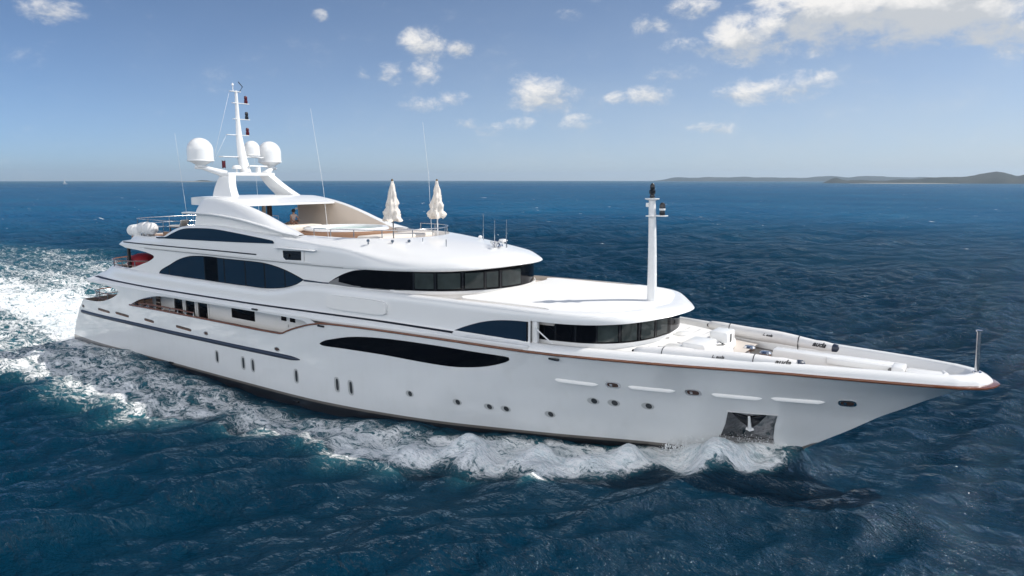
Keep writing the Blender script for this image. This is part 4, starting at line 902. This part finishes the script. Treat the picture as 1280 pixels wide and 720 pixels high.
# red covered sofa on the upper aft deck
root = empty('sofa', (7.3, -2.75, 5.02), 'round sofa with a beige base under a red cover on the upper aft deck', 'sofa')
lathe('seat_base', (0, 0, 0), [(1.05, 0), (1.1, .1), (1.1, .78), (1.0, .86), (0, .88)], 'cream', root, 28)
lathe('red_cover', (0, 0, .9), [(1.08, -.08), (1.1, .1), (1.02, .36), (.8, .60), (.45, .74), (0, .78)], 'red', root, 28)
root = empty('deck_table', (5.6, -2.6, 5.02), 'low beige table behind the rail of the upper aft deck', 'table')
box('table_top', (0, 0, .62), (1.6, 1.2, .08), 'cream', root, .02); lathe('pedestal', (0, 0, 0), [(.35, 0), (.35, .05), (.08, .1), (.08, .6)], 'steel', root, 14)
def chair(x, y, z, rz, label):
    root = empty('deck_chair', (x, y, z), label, 'chair', 'chairs on the main aft deck'); root.rotation_euler = (0, 0, rz)
    box('seat', (0, 0, .45), (.5, .5, .06), 'brown', root, .015); box('backrest', (-.24, 0, .75), (.05, .48, .5), 'brown', root, .015, Matrix.Rotation(R(-8), 3, 'Y'))
    for a in (-.21, .21):
        for b in (-.21, .21): box('leg', (a, b, .21), (.045, .045, .42), 'brown', root, .008)
chair(4.6, -2.4, 2.36, 1.2, 'dark chair on the main aft deck nearest the stern'); chair(5.9, -3.1, 2.36, -.6, 'dark chair on the main aft deck near the side bulwark'); chair(6.4, -1.4, 2.36, 2.6, 'dark chair on the main aft deck far from the bulwark')
root = empty('deck_table', (5.4, -2.0, 2.36), 'round dark table among the chairs on the main aft deck', 'table'); lathe('table_top', (0, 0, .68), [(.7, 0), (.72, .03), (.7, .06)], 'brown', root, 24); lathe('pedestal', (0, 0, 0), [(.3, 0), (.3, .04), (.06, .08), (.06, .68)], 'steel', root, 12)

# person resting by the tub
person = empty('person', (19.2, 1.3, 8.62), 'dark-haired person in a pale top leaning on a seat beside the tub', 'person')
def skin_body(name, pts, edges, mat, parent, sub=2):
    me = bpy.data.meshes.new(name); me.from_pydata([p[:3] for p in pts], edges, []); o = link(name, me, mat, parent, smooth=False)
    sk = o.modifiers.new('skin', 'SKIN'); sk.use_smooth_shade = True
    for v, p in zip(me.skin_vertices[0].data, pts): v.radius = (p[3], p[4] if len(p) > 4 else p[3])
    me.skin_vertices[0].data[0].use_root = True
    s = o.modifiers.new('sub', 'SUBSURF'); s.levels = sub; s.render_levels = sub; return o
B = [(0,0,.52,.17,.14),(.08,0,.72,.16,.12),(.16,0,.95,.19,.12),(.20,0,1.08,.08,.07),(.22,0,1.16,.06,.06),(.25,0,1.26,.095,.105),(.25,0,1.34,.085,.095),
 (.20,.2,1.02,.065),(.30,.30,.80,.05),(.48,.26,.66,.04),(.56,.22,.64,.035),(.20,-.2,1.02,.065),(.32,-.3,.80,.05),(.50,-.24,.66,.04),(.58,-.2,.64,.035),
 (.02,.11,.48,.1),(.42,.14,.50,.08),(.46,.14,.10,.05),(.60,.14,.04,.045),(.02,-.11,.48,.1),(.42,-.14,.50,.08),(.46,-.14,.10,.05),(.60,-.14,.04,.045)]
E_ = [(0,1),(1,2),(2,3),(3,4),(4,5),(5,6),(2,7),(7,8),(8,9),(9,10),(2,11),(11,12),(12,13),(13,14),(0,15),(15,16),(16,17),(17,18),(0,19),(19,20),(20,21),(21,22)]
skin_body('body', B, E_, 'skin', person)
skin_body('top', [(0,0,.54,.185,.155),(.08,0,.72,.175,.135),(.16,0,.95,.205,.135),(.20,.2,1.02,.08),(.25,.26,.9,.07),(.20,-.2,1.02,.08),(.26,-.26,.9,.07)], [(0,1),(1,2),(2,3),(3,4),(2,5),(5,6)], 'shirt', person)
lathe('hair', (.235, 0, 1.27), [(.10, -.06), (.125, .0), (.13, .07), (.10, .14), (.05, .17), (0, .175)], 'hair', person, 16)
person['label'] = 'dark-haired person in a pale top sitting beside the tub on the sun deck'
bx_ = empty('stool', (19.15, 1.3, 8.62), 'low cream stool under the seated person on the sun deck', 'stool'); box('cushion', (0, 0, .36), (.5, .6, .12), 'canvas', bx_, .04); box('stand', (0, 0, .15), (.42, .5, .3), 'cream', bx_, .02)


# ------------------------------------------------------------------ sea
def axis(lo, hi, step, far, grow=1.021):
    c = list(np.arange(lo, hi+step/2, step)); s = step; a = c[-1]
    while a < far: s *= grow; a += s; c.append(a)
    s = step; a = c[0]; pre = []
    while a > -far: s *= grow; a -= s; pre.append(a)
    return np.array(pre[::-1]+c)
FAR = 6600
gx = axis(-36, 84, .25, FAR); gy = axis(-24, 56, .25, FAR)
X, Yy = np.meshgrid(gx, gy); dx = np.gradient(gx)[None, :]; dy = np.gradient(gy)[:, None]; SPC = np.maximum(dx, dy)+0*X
camx, camy = 58.9, -29.1
Z = np.zeros_like(X); DX = np.zeros_like(X); DY = np.zeros_like(X)
NW = 130; lam = np.exp(RNG.uniform(math.log(.75), math.log(30), NW)); base = math.atan2(ch_.y, ch_.x)+R(200)
ang = base+RNG.normal(0, .55, NW)*np.interp(lam, [1, 30], [1.15, .60]); ph = RNG.uniform(0, 2*math.pi, NW)
slope = .036*np.interp(lam, [.75, 1.5, 4, 9, 30], [1.5, 1.5, 1.15, .80, .42])
for l_, a_, p_, s_ in zip(lam, ang, ph, slope):
    k = 2*math.pi/l_; att = np.clip((l_/SPC-2.2)/2.5, 0, 1)
    if att.max() <= 0: continue
    q = k*(X*math.cos(a_)+Yy*math.sin(a_))+p_; amp = s_/k*att
    Z += amp*np.cos(q); DX -= .75*amp*math.cos(a_)*np.sin(q); DY -= .75*amp*math.sin(a_)*np.sin(q)
# wave pattern of the hull and its foam
bwl = np.where((X > -.5) & (X < 52.2), hull_b(np.clip(X, 0, 52.2), 0*X+.25), np.where(X <= -.5, 4.8*np.exp((X+.5)/60), 0))
dist = np.abs(Yy)-bwl                                    # metres outboard of the side
prof = herm([(-40,0),(-12,.05),(-3,.15),(0,-.12),(6,-.05),(12,-.10),(16,-.32),(22,-.62),(28,-.42),(33,-.05),(37,.25),(41,.42),(45,.50),(48.5,.62),(49.8,.85),(51,1.05),(52.6,.72),(54.2,.1),(56,0),(60,0)], X)
near = np.exp(-np.maximum(dist, 0)/2.6)
yo = .8*np.sin(X*.37+.5)*(X < 44)+herm([(-60,30),(-20,21),(0,16.2),(14,13.8),(18,13.2),(22,12.2),(25,11.6),(28,10.9),(31.5,9.9),(35,9.5),(36.4,8.7),(39.5,7.8),(41.5,7.0),(44,5.7),(46,5.0),(48,3.4),(50.5,2.5),(52,1.6),(53,.9)], X)+.5*np.sin(X*.9)+.3*np.sin(X*2.3+1)
crest = np.exp(-((np.abs(Yy)-yo+.9)/1.1)**2)*np.interp(X, [-40, 0, 30, 46, 52, 53.5], [0, .05, .12, .40, .45, 0])*(1+.5*np.sin(X*1.7+.6*Yy)+.3*np.sin(X*3.1-1.1*Yy))
calm = 1-.55*np.exp(-np.maximum(dist, 0)/3.0)*((X > -5) & (X < 55))
Z = Z*calm+prof*near+crest
hump = np.exp(-((X-56)/3.2)**2-((Yy+3.2)/3.0)**2)*.35; Z += hump
rel = np.clip(dist/np.maximum(yo-bwl, .3), -1, 3)
inb = sstep(X, 53.4, 51.5)*(dist > -.6)
fwd_ = sstep(X, 36, 43); r0_ = .55+.40*fwd_; edge = 1-.85*sstep((rel-r0_)/.55, 0, 1)-.15*sstep(rel, 1.05+.35*fwd_, 1.3+.5*fwd_)
along = np.interp(X, [-90, -45, -20, 0, 12, 22, 30, 38, 46, 51, 53], [.30, .50, .64, .68, .70, .70, .76, .90, 1.12, 1.2, 1.0])
gap = 1-.85*np.exp(-(np.maximum(dist, 0)/np.interp(X, [0, 10, 16, 24, 34, 40, 48], [.2, .4, 1.0, 1.3, 1.0, .6, .05]))**2)*sstep(X, 3, 12)*sstep(X, 50, 44)
F1 = edge*inb*along*(.80+.25*np.exp(-((rel-.80)/.25)**2))*gap
wk = np.exp(-(Yy/np.interp(X, [-120, -40, 0], [9, 7.0, 5.0]))**4)*sstep(X, 1.0, -1.5)*np.interp(X, [-160, -90, -40, -15, 0], [.2, .42, .66, .88, .95])
side_w = np.exp(-((np.abs(Yy)-np.where(Yy > 0, 6.2-.06*X, 9-.16*X))/np.where(Yy > 0, 3.6, 6.5))**2)*sstep(X, 2, -8)*np.interp(X, [-160, -80, -25, 0], [.15, .42, .62, .5])
sidew2 = np.exp(-np.maximum(dist, 0)/2.2)*sstep(X, 16, 2)*sstep(X, -30, -5)*.95
Fm = np.maximum.reduce([F1, wk, side_w, sidew2]); Fm = np.clip(Fm, 0, 1.15)
# stray whitecaps on the open water are left to the shader; broken water is rougher
turb = np.zeros_like(X)
for j in range(26):
    l_ = math.exp(RNG.uniform(math.log(.8), math.log(4.5))); a_ = RNG.uniform(0, 2*math.pi)
    turb += .05*l_**.6*np.sin(2*math.pi/l_*(X*math.cos(a_)+Yy*math.sin(a_))+RNG.uniform(0, 6.3))*np.clip((l_/SPC-2.2)/2.5, 0, 1)
Z += turb*np.clip(Fm, 0, 1)*.6*np.clip(dist/1.2, .15, 1)
ins = (np.abs(Yy) < bwl-.35) & (X > .4) & (X < 51.5); Z = np.where(ins, np.minimum(Z, -.6), Z)
ny, nx = X.shape
co = np.stack([X+DX*calm, Yy+DY*calm, Z], -1).reshape(-1, 3).astype(np.float32)
idx = np.arange(nx*ny).reshape(ny, nx); quads = np.stack([idx[:-1, :-1], idx[:-1, 1:], idx[1:, 1:], idx[1:, :-1]], -1).reshape(-1, 4)
me = bpy.data.meshes.new('sea'); me.vertices.add(len(co)); me.vertices.foreach_set('co', co.ravel())
me.loops.add(quads.size); me.loops.foreach_set('vertex_index', quads.ravel().astype(np.int32)); me.polygons.add(len(quads))
me.polygons.foreach_set('loop_start', np.arange(0, quads.size, 4, dtype=np.int32)); me.update(calc_edges=True)
at2 = me.attributes.new('foam', 'FLOAT', 'POINT'); at2.data.foreach_set('value', Fm.ravel().astype(np.float32))
t = NT('sea_water'); c = t.coord(); P_ = t.p
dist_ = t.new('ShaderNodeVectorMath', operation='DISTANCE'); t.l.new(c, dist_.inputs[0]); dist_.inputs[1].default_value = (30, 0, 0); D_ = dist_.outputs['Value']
fa = t.new('ShaderNodeAttribute', attribute_name='foam').outputs['Fac']
def rot_coord(ang_, sc_):
    m = t.new('ShaderNodeMapping'); t.l.new(c, m.inputs[0]); m.inputs['Rotation'].default_value = (0, 0, ang_); m.inputs['Scale'].default_value = sc_; return m.outputs[0]
# foam pattern: torn lace, finer towards its edge
warp = t.noise(.55, 3, .5, rot_coord(0, (1, 1, 1)))
wv = t.new('ShaderNodeVectorMath', operation='MULTIPLY_ADD'); cw = t.new('ShaderNodeTexNoise'); cw.inputs['Scale'].default_value = .9; cw.inputs['Detail'].default_value = 4; t.l.new(c, cw.inputs['Vector'])
t.l.new(cw.outputs['Color'], wv.inputs[0]); wv.inputs[1].default_value = (1.6, 1.6, .6); t.l.new(rot_coord(0, (.62, 1.0, 1.0)), wv.inputs[2])
fn = t.noise(1.15, 12, .72, wv.outputs[0], .8)
def lacework(sc_): 
    r_ = t.math('ABSOLUTE', t.math('SUBTRACT', t.noise(sc_, 9, .64, wv.outputs[0], .7), .5)); return t.math('SUBTRACT', 1.0, t.math('MULTIPLY', r_, 8.0), clamp=True)
pat = t.math('ADD', t.math('MULTIPLY', fn, .62), t.math('ADD', t.math('MULTIPLY', lacework(.9), .16), t.math('MULTIPLY', lacework(2.6), .22)))
th = t.math('SUBTRACT', .80, t.math('MULTIPLY', fa, .60))
fm = t.mapr(t.math('SUBTRACT', pat, th), -.05, .20, 0, 1, True); fm = t.math('MULTIPLY', fm, t.mapr(fa, .03, .22, 0, .95))
# whitecaps on the open sea
wc = t.noise(.20, 4, .6, rot_coord(R(-35.2), (.55, 1.5, 1)), .4); wc2 = t.noise(1.8, 6, .6, c, .3)
wm = t.mapr(t.math('ADD', wc, t.math('MULTIPLY', t.math('SUBTRACT', wc2, .5), .25)), .695, .75, 0, .95, True)
wm = t.math('MULTIPLY', wm, t.mapr(D_, 75, 130))
foam = t.math('MAXIMUM', fm, wm)
# water colour: deep blue, greener where air is mixed in, with broad patches
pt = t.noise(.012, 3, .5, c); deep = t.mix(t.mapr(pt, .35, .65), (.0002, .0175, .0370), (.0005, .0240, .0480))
graze_blue = t.mapr(D_, 50, 260, 0, 1, True); deep = t.mix(graze_blue, deep, t.mix(t.mapr(pt, .3, .7), (.0040, .070, .165), (.0065, .098, .200)))  # brighter blue with distance: the grazing-view look painted into the body colour
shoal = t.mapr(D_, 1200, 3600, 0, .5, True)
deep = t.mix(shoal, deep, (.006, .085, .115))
deep = t.mix(t.math('MULTIPLY', t.mapr(fa, .08, .7), .85), deep, (.028, .150, .185))
# ripples
hA = t.noise(1.05, 5, .62, rot_coord(R(-50), (.75, 1.5, 1)), .3); hB = t.noise(.33, 3, .6, rot_coord(R(-28), (.55, 1.5, 1)), .2); hC = t.noise(4.2, 4, .6, rot_coord(R(-40), (.8, 1.4, 1)), .2); hD = t.noise(.085, 3, .6, rot_coord(R(-38), (.5, 1.6, 1)), .2)
hh = t.math('ADD', t.math('ADD', t.math('MULTIPLY', hA, .80), t.math('MULTIPLY', hC, .13)), t.math('ADD', t.math('MULTIPLY', t.math('MULTIPLY', hB, 4.2), t.mapr(D_, 40, 140)), t.math('MULTIPLY', t.math('MULTIPLY', hD, 9.0), t.mapr(D_, 110, 420))))
hh = t.math('ADD', hh, t.math('MULTIPLY', foam, .10))
b_ = t.new('ShaderNodeBump'); b_.inputs['Strength'].default_value = 1.0; b_.inputs['Distance'].default_value = .55; t.l.new(hh, b_.inputs['Height']); # body colour from light scattered in the water, and the sky mirrored by a rough surface (wave slopes keep it well under a flat mirror's at grazing angles)
t.n.remove(P_)
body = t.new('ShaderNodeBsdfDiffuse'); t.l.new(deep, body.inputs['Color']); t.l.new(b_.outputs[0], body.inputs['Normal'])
lw = t.new('ShaderNodeLayerWeight'); t.l.new(b_.outputs[0], lw.inputs['Normal'])
cat = t.mapr(t.noise(.03, 5, .6, rot_coord(R(-30), (.35, 1.6, 1)), .5), .3, .7, .72, 1.3)
fac = t.math('MULTIPLY', cat, t.math('MULTIPLY_ADD', t.math('POWER', lw.outputs['Facing'], 4.6), .40, .019))
gl = t.new('ShaderNodeBsdfGlossy'); gl.inputs['Color'].default_value = (.80, .92, 1, 1); t.l.new(t.mapr(D_, 60, 1500, .07, .30), gl.inputs['Roughness']); t.l.new(b_.outputs[0], gl.inputs['Normal'])
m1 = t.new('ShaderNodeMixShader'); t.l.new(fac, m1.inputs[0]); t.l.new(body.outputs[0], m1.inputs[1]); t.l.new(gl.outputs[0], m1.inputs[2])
fd_ = t.new('ShaderNodeBsdfDiffuse'); t.l.new(t.mix(t.mapr(pat, .35, .62), (.64, .72, .74), (.92, .93, .93)), fd_.inputs['Color']); t.l.new(b_.outputs[0], fd_.inputs['Normal'])
m2 = t.new('ShaderNodeMixShader'); t.l.new(foam, m2.inputs[0]); t.l.new(m1.outputs[0], m2.inputs[1]); t.l.new(fd_.outputs[0], m2.inputs[2])
t.l.new(m2.outputs[0], t.n['Material Output'].inputs['Surface'])
MAT['sea'] = t.m
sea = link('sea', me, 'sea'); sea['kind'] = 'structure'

# sea haze: even, thin, round everything
bm = bmesh.new(); add_box(bm, (0, 0, 53), (19000, 19000, 116)); hz = bm_link('haze', bm, None, None, smooth=False); hz['kind'] = 'stuff'
m = bpy.data.materials.new('haze_air'); m.use_nodes = True; nt = m.node_tree; nt.nodes.remove(nt.nodes['Principled BSDF'])
pv = nt.nodes.new('ShaderNodeVolumePrincipled'); pv.inputs['Color'].default_value = (.68, .84, 1.0, 1); pv.inputs['Density'].default_value = 1.05e-4; pv.inputs['Anisotropy'].default_value = .25
nt.links.new(pv.outputs[0], nt.nodes['Material Output'].inputs['Volume']); hz.data.materials.append(m)

# spray thrown up at the bow: drops and torn clots of white water
bm = bmesh.new()
def drop(p, r):
    a = [Vector((RNG.normal(), RNG.normal(), RNG.normal())).normalized()*r*RNG.uniform(.6, 1.4) for _ in range(4)]
    vs = [bm.verts.new(Vector(p)+q) for q in a]
    for f in ((0, 1, 2), (0, 2, 3), (0, 3, 1), (1, 3, 2)): bm.faces.new([vs[k] for k in f])
for _ in range(17000):
    x = 52.9-abs(RNG.normal(0, 1))*2.3
    if x < 47.6: continue
    b0 = float(hull_b(min(x, 52.4), .6)); o = abs(RNG.normal(0, .45))+.02
    base_z = float(np.interp(x, [44, 48, 50.5, 52, 53], [.45, .6, .85, .85, .4])); hmx = float(np.interp(x, [44, 47, 50, 51.3, 52.6], [.15, .5, 1.15, 1.25, .5]))
    z = base_z-.02+abs(RNG.normal(0, .5))*hmx*math.exp(-o*.9)
    drop((x, -(b0+o), z), RNG.uniform(.010, .034)*(1.8 if z < base_z+.2 else 1))
sp = bm_link('spray', bm, None, None, smooth=False)
t = NT('white_spray'); t.p.inputs['Base Color'].default_value = (.8, .82, .83, 1); t.p.inputs['Roughness'].default_value = .5; t.p.inputs['Subsurface Weight'].default_value = 0
sp.data.materials.append(t.m); sp['kind'] = 'stuff'

# ------------------------------------------------------------------ land on the horizon
def dirpos(u, d):
    u, d = float(u), float(d); a = math.atan2(u-640, 890.4); return Vector((58.9, -29.1, 0))+d*(cr_*math.sin(a)+ch_*math.cos(a))
def land_mat(name, a, b, c_, sc_):
    t = NT(name); cc = t.coord(); f = t.noise(sc_, 8, .65, cc); g_ = t.noise(sc_*.3, 4, .5, cc)
    col = t.mix(t.mapr(f, .38, .62), a, b); col = t.mix(t.mapr(g_, .55, .66), col, c_); t.l.new(col, t.p.inputs['Base Color']); t.p.inputs['Roughness'].default_value = .95; MAT[name] = t.m
land_mat('scrub_hill', (.005, .014, .010), (.014, .026, .018), (.030, .036, .027), .02)
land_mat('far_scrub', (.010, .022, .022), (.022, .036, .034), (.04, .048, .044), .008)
def ridge(name, prof, d, depth, mat, seed):
    """prof: (photo-direction column, height m); a ridge with real depth, from its near shore to its far side"""
    rg = np.random.default_rng(seed); us = np.linspace(prof[0][0], prof[-1][0], 160); hs = herm(prof, us)
    nz = np.zeros_like(us)
    for j in range(1, 9): nz += np.sin(us*.045*1.7**j+rg.uniform(0, 6.3))/1.55**j
    hs = np.maximum(hs*(1+.07*nz), 0)
    bm = bmesh.new(); G = []
    for q in np.linspace(0, 1, 16):
        row = []
        for u_, h_ in zip(us, hs):
            p = dirpos(u_, d+depth*q); e = math.sin(math.pi*min(1, q*1.02))**.8
            w = sum(math.sin(u_*.13*1.8**j+q*5*1.5**j+seed)/1.8**j for j in range(1, 6))
            row.append((p.x, p.y, h_*e*(1+.10*w*(1-e))-.4*(1 if q in (0, 1) else 0)))
        G.append(row)
    grid(bm, G); o = bm_link(name, bm, mat, None, sharp=180); o['kind'] = 'structure'; return o
# heights: metres per photo pixel = distance/890 at the axis
def prof(d, pts): return [(u_, max(0, px)*.74*d*math.hypot(1, (u_-640)/890.4)/890.4) for u_, px in pts]
ridge('far_hills', prof(5600, [(812,0),(830,3.0),(845,6.0),(870,5.5),(885,6.8),(905,6.3),(925,6.8),(945,5.6),(965,6.2),(985,5.4),(1005,5.2),(1022,6.5),(1040,7.2),(1060,6.0),(1078,7.2),(1100,6.6),(1115,5.8),(1135,5.2),(1150,6.0),(1170,4.6),(1190,4.0),(1215,0)]), 5300, 600, 'far_scrub', 5)
ridge('headland', prof(2700, [(1028,0),(1034,3.5),(1045,8.0),(1052,5.6),(1060,3.8),(1064,4.4),(1078,4.4),(1092,3.4),(1105,3.2),(1118,4.8),(1130,5.6),(1150,5.8),(1160,7.2),(1180,7.6),(1196,7.8),(1205,8.0),(1215,9.4),(1224,12.2),(1238,13.5),(1252,12.6),(1262,10),(1272,8.4),(1280,10.2),(1300,12),(1330,14),(1380,12),(1430,0)]), 2600, 300, 'scrub_hill', 9)
def low_isle(name, u0, u1, d, h, mat): return ridge(name, prof(d, [(u0,0),((u0*3+u1)/4,h*.6),((u0+u1)/2,h),((u0+3*u1)/4,h*.7),(u1,0)]), d, 120, mat, 3)
MAT['sand'] = simple('sand', (.30, .27, .21), .9)
low_isle('sand_cay', 206, 276, 4200, .9, 'sand'); low_isle('cay_scrub', 238, 268, 4230, 2.6, 'scrub_hill')
low_isle('sand_spit', 1062, 1200, 2500, .8, 'sand')
# distant sailing boat
p = dirpos(81, 2300); root = empty('sailing_boat', (p.x, p.y, .3), 'tiny distant sailing boat with a white sail on the left horizon', 'sailboat')
bm = bmesh.new(); C_ = [(-6, .9), (-3, 1.6), (0, 1.8), (3, 1.3), (6, 0)]
grid(bm, [[(x, -w*k, z) for x, w in C_]+[(x, w*k, z) for x, w in C_[::-1][1:]] for k, z in ((.3, -.6), (.9, .4), (1, 1.2), (0.02, 1.25))]); bm_link('hull', bm, 'white', root)
tube('mast', [(0.5, 0, 1), (0.5, 0, 15)], .1, 'white', root)
bm = bmesh.new(); G = [[(0.4-5.0*(1-q)*s, .5*math.sin(math.pi*s)*(1-q), 2.2+12.3*q) for s in np.linspace(0, 1, 6)] for q in np.linspace(0, 1, 8)]; grid(bm, G); sl = bm_link('sail', bm, 'whitecanvas', root); sd = sl.modifiers.new('t', 'SOLIDIFY'); sd.thickness = .05
root.rotation_euler = (0, 0, HEAD)
